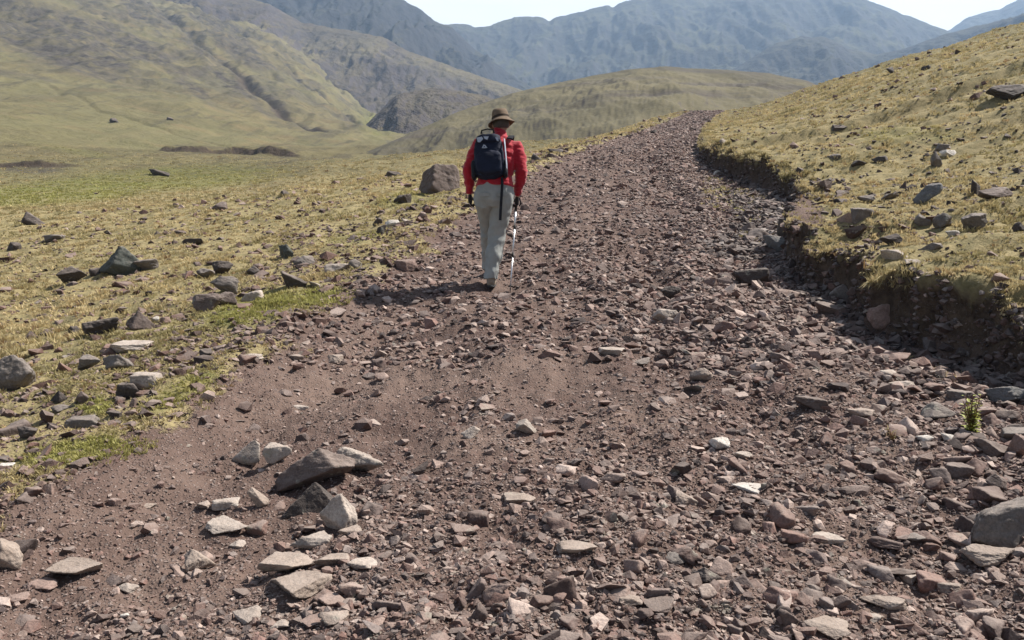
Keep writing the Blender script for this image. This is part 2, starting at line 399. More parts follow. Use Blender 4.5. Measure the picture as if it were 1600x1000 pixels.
def build_ground():
    nu, nv = 1150, 1500
    a = np.linspace(-1, 1, nu)
    U = 0.80*a + 0.55*a**3                                     # finer columns in the middle
    D = np.exp(np.linspace(math.log(3.0), math.log(1100.0), nv))
    Y = (D - 3.5)[:, None] + np.zeros((1, nu)); X = D[:, None]*U[None, :]
    Z = ground_height(X, Y)
    xr = bank_edge(Y); dr = X - xr; hb = f_hb(Y)
    dl = f_xl(Y) - X
    # the turf lip leans out over the eroded face
    Xo = X - lip_shift(X, Y)
    ny = 0.22*fbm(X*0.9, Y*0.9, 4) + 0.10*fbm(X*4, Y*4, 3)
    wob = ny*np.minimum(1, 0.6+Y/20)
    grass = np.maximum(sstep(-0.25, 0.35, dl + wob*1.2), sstep(-0.02, 0.08, dr + 0.05*ny))
    # grass island in the ditch and thin turf at the track's edges
    px, py = project(X, Y, Z)
    isl = blob(X, Y, Z, [(1165, 320, 62, 26, 1, 35, 8, 40), (1195, 372, 40, 14, 1, 10, 6, 30), (1120, 300, 30, 26, .8, 60, 8, 40), (1440, 560, 45, 14, .55, 20, 3, 9), (1480, 580, 50, 14, .5, 25, 3, 9),
                           (690, 330, 60, 22, .75, -15, 8, 40), (610, 380, 80, 18, .7, -15, 6, 40)])
    bare = blob(X, Y, Z, [(1060, 108, 60, 6, .5, 0, 90, 2000)])
    grass = np.clip(np.maximum(grass, isl*(0.75+0.9*ny)), 0, 1)
    # stony slump where the bank has collapsed
    slump = blob(X, Y, Z, [(1250, 318, 60, 24, 1, 40, 8, 40)])*(dr < 0.5)
    grass = grass*(1-0.8*slump)
    soil = sstep(-0.16, -0.02, dr)*(1-sstep(0.03, 0.10, dr))*sstep(0.06, 0.2, hb)
    soil = np.maximum(soil, peat_step(X, Y)[1])
    soil = np.maximum(soil, 0.95*np.exp(-(seg_dist(X, Y, GUL1 )/((2.0 + Y*0.0035)*(1+0.6*fbm(X/7, Y/7, 3))))**2))
    scree = blob(X, Y, Z, SCREE)
    for G_, wd in ((GUL1, 4.0), (GUL2, 3.2), (GUL3, 4.5)):
        scree = np.maximum(scree, 1.4*np.exp(-(seg_dist(X, Y, G_)/(wd*(1+0.5*fbm(X/9, Y/9, 3))))**2))
    scree = np.clip(scree + sstep(230, 520, Y)*(0.12 + 0.62*sstep(-0.15, 0.4, fbm(X/60, Y/90, 4))), 0, 1)
    green = blob(X, Y, Z, GREEN)*(0.7+0.6*fbm(X*1.5, Y*1.5, 3)*(Y < 30) + 0.6*fbm(X/8, Y/8, 3)*(Y >= 30))
    far = sstep(25, 110, Y)
    V = np.stack([Xo, Y, Z], -1).reshape(-1, 3)
    f = lambda q: ('FLOAT', 'POINT', np.clip(q, 0, 1).ravel())
    o = mesh_np('ground', V, grid_faces(nu, nv), M_GROUND, True,
                {'grass': f(grass), 'green': f(green), 'scree': f(scree), 'soil': f(soil), 'far': f(far)})
    return tag(o, kind='structure')
build_ground()

# ------------------------------------------------------------------ far hills and mountains, each with its own crest line
def mountain_mat(name, lo, hi, rock, rock_amt, green=None, bump=14.0, fs=(0.020, 0.004, 0.004)):
    t = NT(name); p = t.pos()
    n1 = t.noise(p, 0.006, 6, 0.62); n2 = t.noise(p, 0.03, 6, 0.72)
    mp = t.n('ShaderNodeMapping', {'Vector': p, 'Scale': fs}).outputs[0]
    n3 = t.noise(mp, 1.0, 6, 0.65)
    c = t.mix(t.rng(n1, 0.38, 0.62), lo, hi)
    if green: c = t.mix(t.rng(t.noise(p, 0.003, 3, 0.6), 0.45, 0.6), c, green)
    nrm = t.n('ShaderNodeSeparateXYZ', {'Vector': t.n('ShaderNodeNewGeometry').outputs['Normal']}).outputs[2]
    steep = t.rng(t.math('ADD', nrm, t.rng(n2, 0.3, 0.7, -0.12, 0.12)), 0.93, 0.78, 0.0, 1.0)
    f = t.math('MAXIMUM', t.rng(n3, 0.52, 0.64, 0, rock_amt), t.math('MULTIPLY', steep, rock_amt))
    c = t.mix(f, c, t.mix(t.rng(n2, 0.35, 0.65), rock, tuple(min(1, 2.0*q) for q in rock)))
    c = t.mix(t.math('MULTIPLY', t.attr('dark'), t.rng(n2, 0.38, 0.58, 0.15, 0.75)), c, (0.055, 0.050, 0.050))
    return t.bsdf(c, 0.95, t.math('MULTIPLY', n2, bump), 1.0, 0.8, 0.1)
def range_layer(name, crest, kf, kb, wround, y_front, y_back, mat, amp, fine, seed, du=0.0016, rows=260, dark=None, profile=1.0, gully=0.0, wl=1.0):
    """crest: [(px, py, Y)] traced skyline with its own distance; kf/kb the slopes of the near and the far side"""
    cu = np.array([float(u_of(a, b)) for a, b, _ in crest]); ct = np.array([float(tan_of(b)) for _, b, _ in crest]); cy = np.array([c for *_, c in crest], float)
    us = np.arange(cu[0], cu[-1], du)
    Yc = hermite(cu, cy)(us); Tc = np.interp(us, cu, ct)
    k = np.exp(-0.5*(np.arange(-2, 3)/0.9)**2); k /= k.sum()
    Tc = np.convolve(np.pad(Tc, 2, 'edge'), k, 'valid')
    a = np.linspace(-1, 1, rows)
    q = np.where(a < 0, -np.abs(a)**1.5, np.abs(a)**1.5)
    Y = np.where(q[:, None] < 0, Yc + q[:, None]*(Yc - y_front), Yc + q[:, None]*(y_back - Yc))
    X = us[None, :]*Y
    zc = CAMZ + Tc*Yc
    dy = np.abs(Y - Yc)
    drop = (np.sqrt(dy*dy + wround*wround) - wround)
    Z = zc[None, :] - np.where(Y < Yc, kf, kb)*drop*np.where(Y < Yc, 1 - (1-profile)*np.clip(dy/(Yc-y_front), 0, 1), 1)
    off = sstep(0.0, 0.25, dy/np.maximum(Yc-y_front, 1))
    s = seed*13.7
    rg = ridged(X/(amp*5.5*wl)+s, Y/(amp*18*wl)+s, 4); rg = rg - rg.mean()
    Z = Z + off*amp*(fbm(X/(amp*9*wl)+s, Y/(amp*14*wl)-s, 4) + 0.7*rg*(0.3+gully))
    Z = Z + fine*(fbm(X/(fine*5)+s, Y/(fine*5), 4) + 0.45*(ridged(X/(fine*6)-s, Y/(fine*22)+s, 3)-0.9))*(0.15+0.85*off)
    # jagged skyline
    Z = Z + (1-off)*fine*0.45*ridged(X/(fine*7)+s, Y*0+s, 3)
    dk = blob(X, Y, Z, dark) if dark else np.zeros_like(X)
    V = np.stack([X, Y, Z], -1).reshape(-1, 3)
    o = mesh_np(name, V, grid_faces(len(us), rows), mat, True, {'dark': ('FLOAT', 'POINT', np.clip(dk, 0, 1).ravel())})
    return tag(o, kind='structure')

M_MID = mountain_mat('moor_hill', (0.080, 0.070, 0.044), (0.150, 0.128, 0.072), (0.055, 0.046, 0.038), 0.9, bump=1.2, fs=(0.010, 0.016, 0.16))
M_BROWN = mountain_mat('heath_hill', (0.085, 0.068, 0.050), (0.150, 0.125, 0.070), (0.050, 0.042, 0.042), 0.9)
M_CLIFF = mountain_mat('mountain_rock', (0.036, 0.036, 0.028), (0.062, 0.058, 0.040), (0.022, 0.021, 0.023), 0.9)
M_BACK = mountain_mat('mountain_grass', (0.038, 0.040, 0.029), (0.062, 0.061, 0.040), (0.026, 0.025, 0.028), 0.8, (0.082, 0.080, 0.046))

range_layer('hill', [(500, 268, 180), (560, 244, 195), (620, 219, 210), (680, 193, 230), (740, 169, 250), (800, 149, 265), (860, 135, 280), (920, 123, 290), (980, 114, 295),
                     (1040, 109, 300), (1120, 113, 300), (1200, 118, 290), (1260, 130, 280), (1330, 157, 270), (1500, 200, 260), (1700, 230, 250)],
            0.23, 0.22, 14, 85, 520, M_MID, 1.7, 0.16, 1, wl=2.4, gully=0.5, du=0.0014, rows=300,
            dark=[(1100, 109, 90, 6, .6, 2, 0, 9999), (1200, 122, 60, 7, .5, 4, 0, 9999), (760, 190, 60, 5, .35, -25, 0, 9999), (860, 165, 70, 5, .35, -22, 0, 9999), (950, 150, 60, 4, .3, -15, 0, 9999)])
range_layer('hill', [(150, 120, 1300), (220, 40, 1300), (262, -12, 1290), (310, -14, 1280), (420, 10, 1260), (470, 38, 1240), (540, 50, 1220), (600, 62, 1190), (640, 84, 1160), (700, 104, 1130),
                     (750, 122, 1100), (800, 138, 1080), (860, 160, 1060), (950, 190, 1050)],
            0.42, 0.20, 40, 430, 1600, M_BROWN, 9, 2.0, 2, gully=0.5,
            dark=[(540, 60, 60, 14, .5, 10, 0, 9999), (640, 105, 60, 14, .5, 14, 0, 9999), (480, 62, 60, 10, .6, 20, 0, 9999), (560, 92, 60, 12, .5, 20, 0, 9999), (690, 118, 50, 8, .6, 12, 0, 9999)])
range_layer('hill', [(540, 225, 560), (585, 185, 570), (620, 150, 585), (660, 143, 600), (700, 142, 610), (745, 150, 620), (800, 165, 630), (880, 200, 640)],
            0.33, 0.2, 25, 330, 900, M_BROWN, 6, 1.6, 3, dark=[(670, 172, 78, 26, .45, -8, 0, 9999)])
range_layer('mountain', [(-700, -160, 1900), (200, -90, 1900), (300, -60, 1880), (420, -38, 1860), (520, -20, 1850), (590, -6, 1840), (628, 2, 1830), (642, 10, 1830), (660, 18, 1820), (672, 30, 1820), (688, 40, 1815),
                         (705, 44, 1810), (740, 78, 1790), (790, 112, 1760), (830, 138, 1740), (900, 170, 1700)],
            0.55, 0.3, 60, 1050, 2300, M_CLIFF, 24, 3.6, 4, profile=0.75, gully=1.2)
range_layer('mountain', [(560, 20, 2500), (640, 34, 2520), (690, 41, 2550), (712, 40, 2560), (728, 39, 2560), (742, 46, 2570), (762, 44, 2580), (788, 34, 2590), (806, 29, 2600), (840, 29, 2610), (853, 33, 2620), (858, 38, 2620),
                         (866, 31, 2630), (880, 28, 2640), (905, 22, 2650), (930, 14, 2660), (952, 11, 2670), (957, 15, 2670), (965, 9, 2680), (990, 1, 2700), (1040, -5, 2700), (1100, -4, 2700), (1150, -8, 2700), (1240, -12, 2700),
                         (1300, -7, 2680), (1345, 0, 2650), (1380, 13, 2620), (1420, 28, 2590), (1455, 42, 2560), (1478, 50, 2540), (1530, 70, 2500), (1620, 110, 2450)],
            0.50, 0.3, 70, 1250, 3300, M_BACK, 26, 4.5, 5, profile=0.78, gully=0.8)
range_layer('mountain', [(1090, 135, 1750), (1150, 108, 1760), (1190, 84, 1770), (1215, 70, 1780), (1250, 60, 1790), (1290, 62, 1790), (1330, 80, 1780), (1370, 88, 1760), (1410, 80, 1740), (1450, 66, 1720), (1485, 54, 1700), (1540, 42, 1680),
                         (1600, 26, 1650), (1800, -20, 1600)],
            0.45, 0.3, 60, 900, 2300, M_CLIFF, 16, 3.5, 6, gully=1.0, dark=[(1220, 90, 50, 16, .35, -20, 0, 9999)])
range_layer('mountain', [(1400, 90, 3200), (1470, 55, 3200), (1487, 47, 3200), (1497, 39, 3200), (1512, 30, 3200), (1540, 21, 3200), (1562, 18, 3200), (1585, 5, 3200), (1600, -4, 3200), (1660, -30, 3200), (1900, -60, 3200)],
            0.5, 0.3, 60, 2000, 3700, M_CLIFF, 40, 7.0, 7)


# ------------------------------------------------------------------ stones
def stone_mat(name, use_attr):
    t = NT(name); p = t.pos() if use_attr else t.obj()
    if use_attr: base = t.attr('col', 'Color')
    else: base = t.n('ShaderNodeObjectInfo').outputs['Color']
    w = t.pos()
    n1 = t.noise(w, 14, 5, 0.65); n2 = t.noise(w, 90, 4, 0.7)
    c = t.mix(t.rng(n1, 0.34, 0.64, 0.0, 1.0), t.mix(1.0, base, (0.62, 0.58, 0.56), 'MULTIPLY'), base)
    c = t.mix(t.rng(n2, 0.45, 0.68, 0.0, 0.45), c, t.mix(1.0, base, (1.7, 1.6, 1.5), 'MULTIPLY'))
    c = t.mix(t.rng(n2, 0.42, 0.30, 0.0, 0.6), c, t.mix(1.0, base, (0.45, 0.42, 0.40), 'MULTIPLY'))
    lich = t.math('MULTIPLY', t.rng(t.noise(w, 9, 3, 0.6), 0.64, 0.70), t.rng(n2, 0.4, 0.6, 0.2, 0.7))
    c = t.mix(lich, c, (0.30, 0.29, 0.23))
    # dust and dirt lodged on level faces
    nz = t.n('ShaderNodeSeparateXYZ', {'Vector': t.n('ShaderNodeNewGeometry').outputs['Normal']}).outputs[2]
    dust = t.math('MULTIPLY', t.rng(nz, 0.55, 0.95), t.rng(t.noise(w, 5, 4, 0.6), 0.35, 0.65, 0.05, 0.5))
    c = t.mix(dust, c, (0.36, 0.29, 0.245))
    h = t.math('ADD', t.math('MULTIPLY', n1, 2.0), n2)
    return t.bsdf(c, 0.86, h, 0.006, 0.8, 0.3)
M_STONE = stone_mat('weathered_stone', False)
M_GRAVEL = stone_mat('broken_stone', True)

def ico(sub):
    bm = bmesh.new(); bmesh.ops.create_icosphere(bm, subdivisions=sub, radius=1)
    v = np.array([p.co for p in bm.verts]); f = np.array([[q.index for q in p.verts] for p in bm.faces]); bm.free()
    return v, f
_ICO = {k: ico(k) for k in (3, 4, 5, 6)}
def noise3(v, sc, seed, octv=4):
    out = np.empty(len(v))
    for i, p in enumerate(v): out[i] = mnoise.fractal(Vector((p[0]*sc+seed, p[1]*sc-seed, p[2]*sc+2*seed)), 1.0, 2.0, octv)
    return out
def rock_shape(seed, sub, kind='angular'):
    """unit rock, x,y,z within +-0.5: a ball cut by random planes, then weathered"""
    r = np.random.default_rng(seed)
    d, f = _ICO[sub]
    npl = {'angular': 13, 'round': 17, 'slab': 12, 'wedge': 9, 'block': 7}[kind]
    N = r.normal(size=(npl, 3)); N /= np.linalg.norm(N, axis=1)[:, None]
    H = r.uniform(0.55, 1.0, npl) if kind not in ('round', 'block') else r.uniform(0.74, 1.0, npl)
    if kind == 'slab':
        N = np.vstack([N, [[0.05, 0.03, 1], [-0.04, 0.06, -1]]]); H = np.append(H, [0.5, 0.6])
    if kind == 'block':
        C = np.array([[1, 0, 0], [-1, 0, 0], [0, 1, 0], [0, -1, 0], [0, 0, 1], [0, 0, -1]], float) + r.normal(0, 0.24, (6, 3))
        N = np.vstack([N, C]); H = np.append(H, r.uniform(0.5, 0.66, 6))
    if kind == 'wedge':
        N = np.vstack([N, [[0.8, 0.1, 0.6], [-0.85, -0.1, 0.5], [0.1, -0.8, 0.55], [0, 0.8, 0.6]]]); H = np.append(H, [0.48, 0.5, 0.5, 0.5])
    N = N/np.linalg.norm(N, axis=1)[:, None]
    dn = d @ N.T
    rr = np.where(dn > 0.05, H/np.maximum(dn, 0.05), 9.0)
    k = {'round': 13.0, 'block': 15.0}.get(kind, 26.0)
    rad = -np.log(np.sum(np.exp(-k*np.minimum(rr, 4)), axis=1))/k
    v = d*rad[:, None]
    n1 = noise3(v, 1.4, seed % 91, 3); n2 = noise3(v, 4.5, seed % 57, 4)
    v = v*(1 + 0.10*n1 + 0.05*n2)[:, None]
    lo, hi = v.min(0), v.max(0)
    v = (v-(lo+hi)/2)/(hi-lo)
    return v, f
COLS = {'D': (.070, .058, .052), 'G': (.165, .145, .130), 'T': (.29, .235, .195), 'P': (.24, .168, .142), 'L': (.38, .33, .285),
        'W': (.54, .51, .46), 'GG': (.072, .078, .068), 'B': (.140, .108, .094), 'BG': (.150, .152, .152)}
HERO = []
def hero(px, py, w, h, col, kind, label, cat='rock', ratio=0.75, yaw=None, tilt=(0, 0), sink=0.12, group=None, thick=None, sub=None):
    """one rock: (px, py) its foot in the photograph, w x h its size there; placed on the ground as a real solid"""
    P = hit(px, py); sc = P.y/FPX
    W = w*sc; a = math.atan2(CAMZ-P.z, P.y)
    dep = W*ratio
    Hh = max((h*sc - dep*math.sin(max(a, 0)))/math.cos(a), 0.22*W) if thick is None else thick*W
    seed = int(px*7 + py*13)
    s = sub or (6 if w > 60 else 5 if w > 26 else 4)
    v, f = rock_shape(seed, s, kind)
    r = random.Random(seed)
    yw = R(yaw) if yaw is not None else r.uniform(0, 6.28)
    # give the solid its size along the view first, then turn its facets by choosing the seed
    M = Matrix.Rotation(yw, 3, 'Z')
    v0 = v @ np.array(M).T; lo, hi = v0.min(0), v0.max(0); v0 = (v0-(lo+hi)/2)/(hi-lo)
    Hb = Hh*(1+sink)
    v0 = v0*np.array([W, dep, Hb])
    T = Euler((R(tilt[0]), R(tilt[1]), 0)).to_matrix()
    v0 = v0 @ np.array(T).T
    cy = P.y + dep*0.42
    cx = P.x*cy/P.y
    g = gz(cx, P.y + dep*0.2)
    zc = P.z + Hb/2 - Hh*sink
    if group == V: zc -= 0.10*Hh
    name = {'boulder': 'boulder', 'rock': 'rock', 'stone': 'stone', 'slab': 'flat_rock'}[cat]
    o = mesh_np(name, v0, f, M_STONE, True)
    o.location = (cx, cy, zc)
    c = COLS[col]; j = r.uniform(0.88, 1.12)
    o.color = (c[0]*j, c[1]*j, c[2]*j, 1)
    tag(o, label, 'stone' if cat == 'stone' else 'boulder' if cat == 'boulder' else 'rock slab' if cat == 'slab' else 'rock', group)
    HERO.append((o, px, py, w, h))
    return o
A_, O_, S_, W_, K_ = 'angular', 'round', 'slab', 'wedge', 'block'
V = 'rocks in the grass left of the track'; K = 'rocks strewn over the track'; B = 'rocks below the turf bank'; T = 'rocks on the grassy bank top'
HL = [
 # left verge and meadow
 (188,432,74,56,'GG',W_,'large pointed green-grey boulder with a low tail, tallest in the left meadow','boulder',V,.7),
 (114,443,42,32,'D',W_,'dark triangular boulder with a pale right edge, left of the pointed green-grey boulder','boulder',V,.8),
 (228,424,40,24,'G',O_,'low rounded grey rock close behind the right foot of the pointed boulder','rock',V,.8),
 (150,432,20,16,'D',A_,'small dark rock between the triangular boulder and the pointed boulder','rock',V,.8),
 (156,524,68,36,'D',K_,'long dark brown block in the grass left of the upright brownish rock','boulder',V,.6),
 (117,524,17,18,'D',A_,'small dark stone touching the left end of the long dark brown block','stone',V,.8),
 (220,517,44,38,'B',W_,'upright brownish rock beside a small white stone in the left grass','rock',V,.7),
 (243,504,14,12,'W',A_,'small white stone against the right side of the upright brownish rock','stone',V,.8),
 (26,612,70,74,'G',O_,'big rounded grey boulder cut by the left edge of the picture','boulder',V,.8),
 (205,550,66,22,'L',S_,'flat pale slab lying in the left grass below the long dark block','slab',V,.7),
 (186,578,54,32,'G',A_,'grey weathered rock right under the flat pale slab','rock',V,.6),
 (142,578,38,30,'G',A_,'mottled grey rock left of the flat pale slab','rock',V,.7),
 (208,622,50,34,'D',S_,'dark layered rock leaning under a pale grey top','rock',V,.8),
 (236,606,54,32,'L',S_,'pale grey topped rock resting on the dark layered rock','rock',V,.7),
 (94,630,28,26,'D',W_,'dark cone shaped stone left of a bright green moss patch','stone',V,.8),
 (130,632,19,26,'B',W_,'narrow brown upright stone just left of the bright green moss patch','stone',V,.8),
 (97,645,36,18,'G',O_,'low grey stone in front of the dark cone shaped stone','stone',V,.8),
 (46,686,34,28,'D',A_,'dark rough rock in the yellow grass near the left edge','rock',V,.8),
 (135,668,60,24,'G',S_,'flat grey rock above the large green grass cushion','rock',V,.6),
 (180,655,22,18,'D',A_,'small dark stone below the bright green moss patch','stone',V,.8),
 (323,562,22,22,'D',A_,'dark cubic stone on the verge left of the pale pink flat stone','stone',V,.9),
 (396,562,34,13,'L',S_,'flat pale stone at the edge of the verge by the track','stone',V,.7),
 (8,722,36,10,'D',S_,'black stone at the very left edge beside the green cushion','stone',V,.8),
 (10,732,26,8,'W',S_,'white sliver of stone under the black stone at the left edge','stone',V,.8),
 (349,430,34,27,'D',O_,'dark rounded boulder at the top of the left rock pile','boulder',V,.8),
 (352,458,46,32,'G',A_,'grey angular rock just below the dark rounded boulder','rock',V,.7),
 (322,436,28,20,'G',O_,'grey stone left of the dark rounded boulder of the left pile','stone',V,.8),
 (396,470,36,20,'L',K_,'flat topped pale block with a dark left side in the verge','rock',V,.8),
 (459,452,40,34,'D',K_,'dark square boulder nearest the track in the left rock pile','boulder',V,.8),
 (447,404,27,26,'GG',O_,'grey-green upright stone behind the dark square boulder','stone',V,.7),
 (476,416,36,20,'G',A_,'grey rock right of the grey-green upright stone','rock',V,.7),
 (528,425,40,16,'L',S_,'flat pale slab with a dark underside at the verge above the moss','slab',V,.7),
 (498,450,34,14,'L',A_,'light grey stone beside the dark square boulder','stone',V,.7),
 (325,486,50,34,'B',A_,'brown-grey lumpy rock at the lower left of the left rock pile','rock',V,.7),
 (355,478,34,26,'B',A_,'brown rock beside the lumpy rock of the left pile','rock',V,.7),
 (394,430,24,18,'D',W_,'small dark wedge right of the dark rounded boulder','stone',V,.8),
 (556,420,22,18,'G',A_,'small grey stone on the verge right of the flat pale slab','stone',V,.8),
 (634,424,36,20,'P',S_,'pinkish slab on the track just beyond the hiker\'s shadow','slab',K,.7),
 (686,301,66,50,'B',K_,'big blocky brown boulder on the verge left of the hiker','boulder',V,.8),
 (613,354,24,12,'W',A_,'bright white stone on the verge below the blocky brown boulder','stone',V,.8),
 (597,366,16,18,'D',A_,'small dark stone left below the bright white stone','stone',V,.8),
 (590,352,16,14,'D',A_,'small dark stone left above the bright white stone','stone',V,.8),
 (637,350,18,10,'L',A_,'small pale stone right of the bright white stone','stone',V,.8),
 (628,318,30,16,'D',S_,'dark flat rock left below the blocky brown boulder','rock',V,.7),
 (616,276,30,10,'D',A_,'low dark outcrop in the meadow left of the blocky brown boulder','rock',V,.7),
 (344,329,24,16,'B',O_,'lone brown hump shaped boulder in the middle of the left meadow','boulder',V,.8),
 (56,352,46,24,'D',A_,'dark broken outcrop standing in the far left meadow','rock',V,.6),
 (303,384,32,14,'D',S_,'flat dark rock in the meadow right above the pointed boulder','rock',V,.6),
 (21,392,22,16,'D',A_,'black stone at the far left of the meadow','stone',V,.8),
 (85,376,34,11,'G',S_,'low grey rock right of the black stone in the meadow','rock',V,.7),
 (448,307,22,11,'D',A_,'small dark rock in the meadow far beyond the left rock pile','rock',V,.8),
 (250,275,28,12,'D',A_,'dark rock on the wet green flat of the valley floor','rock',V,.7),
 (177,192,16,9,'D',A_,'lone dark boulder on the slope across the valley','boulder',V,.8),
 (266,188,11,6,'D',A_,'small dark boulder right of the lone one across the valley','boulder',V,.8),
 # left foreground pile
 (386,728,50,46,'L',W_,'pale upright block with a black left side beside the track\'s smooth edge','rock',K,.6),
 (436,722,48,36,'L',S_,'pale topped stone with a dark front right of the pale upright block','rock',K,.7),
 (560,745,86,58,'L',S_,'pale right hand slab of the two leaning together in the left pile','slab',K,.7),
 (496,764,134,70,'B',W_,'broad brown slab with a dark overhanging front face in the left pile','slab',K,.6),
 (490,806,96,50,'D',W_,'dark wedge of rock under the broad brown slab','rock',K,.6),
 (530,834,62,70,'L',W_,'pale triangular block standing upright in the left pile','rock',K,.55),
 (353,797,50,26,'L',K_,'flat topped pale block with a dark front above the oval flat stone','rock',K,.7),
 (316,798,30,20,'T',A_,'tan stone at the left end of the flat topped pale block','stone',K,.8),
 (358,838,74,32,'L',S_,'wide oval flat pale stone with a chipped right corner','slab',K,.8),
 (310,892,50,42,'T',W_,'tan pointed stone with its tip toward the viewer','rock',K,.8),
 (405,792,36,38,'T',W_,'tan upright stone left of the dark wedge of rock','rock',K,.8),
 (372,858,30,18,'L',O_,'small pale arched stone below the wide oval flat stone','stone',K,.8),
 (488,857,72,24,'L',S_,'flat pale stone below the pale triangular block','slab',K,.6),
 (448,900,92,38,'T',S_,'long flat grey-tan slab lying aslant in the left foreground','slab',K,.7),
 (520,886,62,26,'T',S_,'tan slab touching the right end of the long flat slab','slab',K,.6),
 (567,894,50,28,'L',O_,'rounded pale stone right of the tan slab','stone',K,.8),
 (466,942,106,54,'T',S_,'widest flat slab, nearest of the overlapping slabs in the left foreground','slab',K,.9),
 (520,950,52,18,'P',S_,'pinkish flat stone below the widest flat slab','stone',K,.8),
 (548,836,40,16,'T',S_,'low tan stone in front of the pale triangular block','stone',K,.8),
 (120,908,84,44,'T',S_,'broad tan slab with a dark under edge in the lower left corner','slab',K,.8),
 (8,896,60,66,'T',O_,'large tan boulder cut by the left edge of the picture, foreground','boulder',K,.8),
 (68,925,48,22,'P',S_,'pinkish flat stone below the broad tan slab','stone',K,.8),
 (28,944,44,22,'P',S_,'pinkish flat stone lowest at the left edge','stone',K,.8),
 (201,928,34,24,'L',W_,'pale pointed chip right of the broad tan slab','stone',K,.8),
 (268,938,26,14,'T',O_,'lone small tan stone on bare dirt in the left foreground','stone',K,.8),
 (196,968,17,14,'W',A_,'tiny white stone low in the left foreground','stone',K,.8),
 (230,796,28,14,'T',S_,'small tan stone on the smooth dirt left of the stone pile','stone',K,.8),
 (182,792,22,18,'P',S_,'small pink stone on the smooth dirt near the green cushion','stone',K,.8),
 (385,978,52,36,'L',A_,'light grey block at the lower edge left of centre','rock',K,.8),
 (440,985,34,22,'L',A_,'light stone at the lower edge right of the light grey block','stone',K,.8),
 (520,978,52,18,'T',S_,'tan flat stone at the lower edge below the pinkish flat stone','stone',K,.8),
 (735,686,32,24,'L',W_,'pale stone with a black left side alone on the middle track','stone',K,.8),
 (823,682,36,32,'L',A_,'light blocky stone on the middle track right of the one with a black side','stone',K,.8),
 (518,567,38,16,'T',S_,'pale tan flat stone on the smooth left side of the track','stone',K,.8),
 (464,564,26,12,'T',S_,'small tan stone at the edge of the smooth dirt left of the tan flat stone','stone',K,.8),
 (470,642,30,12,'L',S_,'small pale stone alone on the dirt above the stone pile','stone',K,.8),
 (955,556,44,16,'L',S_,'flat pale stone in mid track below the hiker\'s right','stone',K,.7),
 (1040,502,42,22,'L',S_,'pale slab on the track edge of the stony ditch','slab',K,.7),
 (1094,596,38,26,'T',O_,'olive tan rounded stone among grey ones in mid track','stone',K,.8),
 (1080,616,30,20,'G',A_,'grey stone just below the olive tan rounded stone','stone',K,.8),
 (1002,574,30,18,'G',A_,'grey stone left of the olive tan rounded stone','stone',K,.8),
 (1128,704,38,26,'W',S_,'whitish flat stone lying on bare dirt right of centre','stone',K,.9),
 (1168,774,56,24,'W',A_,'brightest white stone of the right foreground','stone',K,.8),
 (1160,718,30,18,'L',O_,'pale stone between the whitish flat stone and the white one','stone',K,.8),
 (1075,792,46,32,'T',A_,'tan block left of the brightest white stone','rock',K,.8),
 (1292,852,50,24,'L',S_,'pale flat stone right of the tan block in the right foreground','stone',K,.8),
 (1105,918,62,46,'D',W_,'dark pyramid shaped rock in the right foreground','rock',K,.8),
 (1056,884,36,26,'G',O_,'grey rounded stone left above the dark pyramid rock','stone',K,.8),
 (1030,960,62,26,'B',A_,'brown rock at the lower edge left of the dark pyramid','rock',K,.8),
 (1292,1000,84,40,'T',A_,'tan rock cut by the lower edge right of centre','rock',K,.8),
 (1378,956,76,36,'T',S_,'tilted tan slab in the lower right foreground','slab',K,.6),
 (1366,975,44,18,'L',S_,'pale bar shaped stone under the tilted tan slab','stone',K,.6),
 (1424,914,34,24,'L',A_,'pale chip above the tilted tan slab','stone',K,.8),
 (1485,932,42,28,'T',S_,'tan flat stone right of the pale chip','stone',K,.8),
 (1400,905,66,28,'B',W_,'brown ridge shaped stone above the pale chip','stone',K,.7),
 (1426,852,40,26,'G',O_,'grey rounded stone in front of small dark hollows','stone',K,.8),
 (900,870,70,26,'T',S_,'low tan rock half sunk in mid track','rock',K,.7),
 (985,945,40,20,'T',S_,'tan flat stone left of the brown rock at the lower edge','stone',K,.8),
 (812,790,54,14,'T',S_,'thin pale plate lying flat in mid track','stone',K,.7),
 # right foreground
 (1578,856,150,96,'G',K_,'largest dark slate boulder with a lit flat top at the right edge','boulder',B,.5),
 (1542,892,84,54,'T',O_,'rounded tan boulder in front of the slate boulder','boulder',B,.8),
 (1495,748,54,30,'B',S_,'brown flat rock with a black shadow above the slate boulder','rock',B,.7),
 (1556,768,38,34,'B',W_,'brown upright stone behind the slate boulder','stone',B,.8),
 (1552,716,60,40,'B',A_,'brown block right of the green leafy plant','rock',B,.8),
 (1590,716,34,44,'P',A_,'reddish block at the right edge above the slate boulder','rock',B,.8),
 (1463,658,56,36,'G',W_,'grey tent shaped rock left of the green leafy plant','rock',B,.8),
 (1566,632,60,38,'BG',A_,'blue-grey boulder at the right edge beyond the green leafy plant','boulder',B,.8),
 (1584,690,56,26,'G',S_,'grey slab under the blue-grey boulder','slab',B,.7),
 (1498,628,40,22,'G',S_,'grey leaning slab right above the tent shaped rock','slab',B,.7),
 (1382,516,60,48,'P',O_,'pinkish rounded boulder at the foot of the bank','boulder',B,.8),
 (1313,470,34,28,'G',O_,'pale grey rock left of the pinkish boulder under the bank','rock',B,.8),
 (1504,516,48,26,'T',O_,'tan rock in the shade of the bank right of the pinkish boulder','rock',B,.8),
 (1266,642,62,32,'B',A_,'brown rounded block with a dark underside in the stony ditch','rock',B,.7),
 (1384,588,36,12,'L',S_,'pale flat stone in the stony ditch, upper of a pair','stone',B,.8),
 (1407,608,44,18,'L',O_,'pale longish stone in the stony ditch, lower of a pair','stone',B,.8),
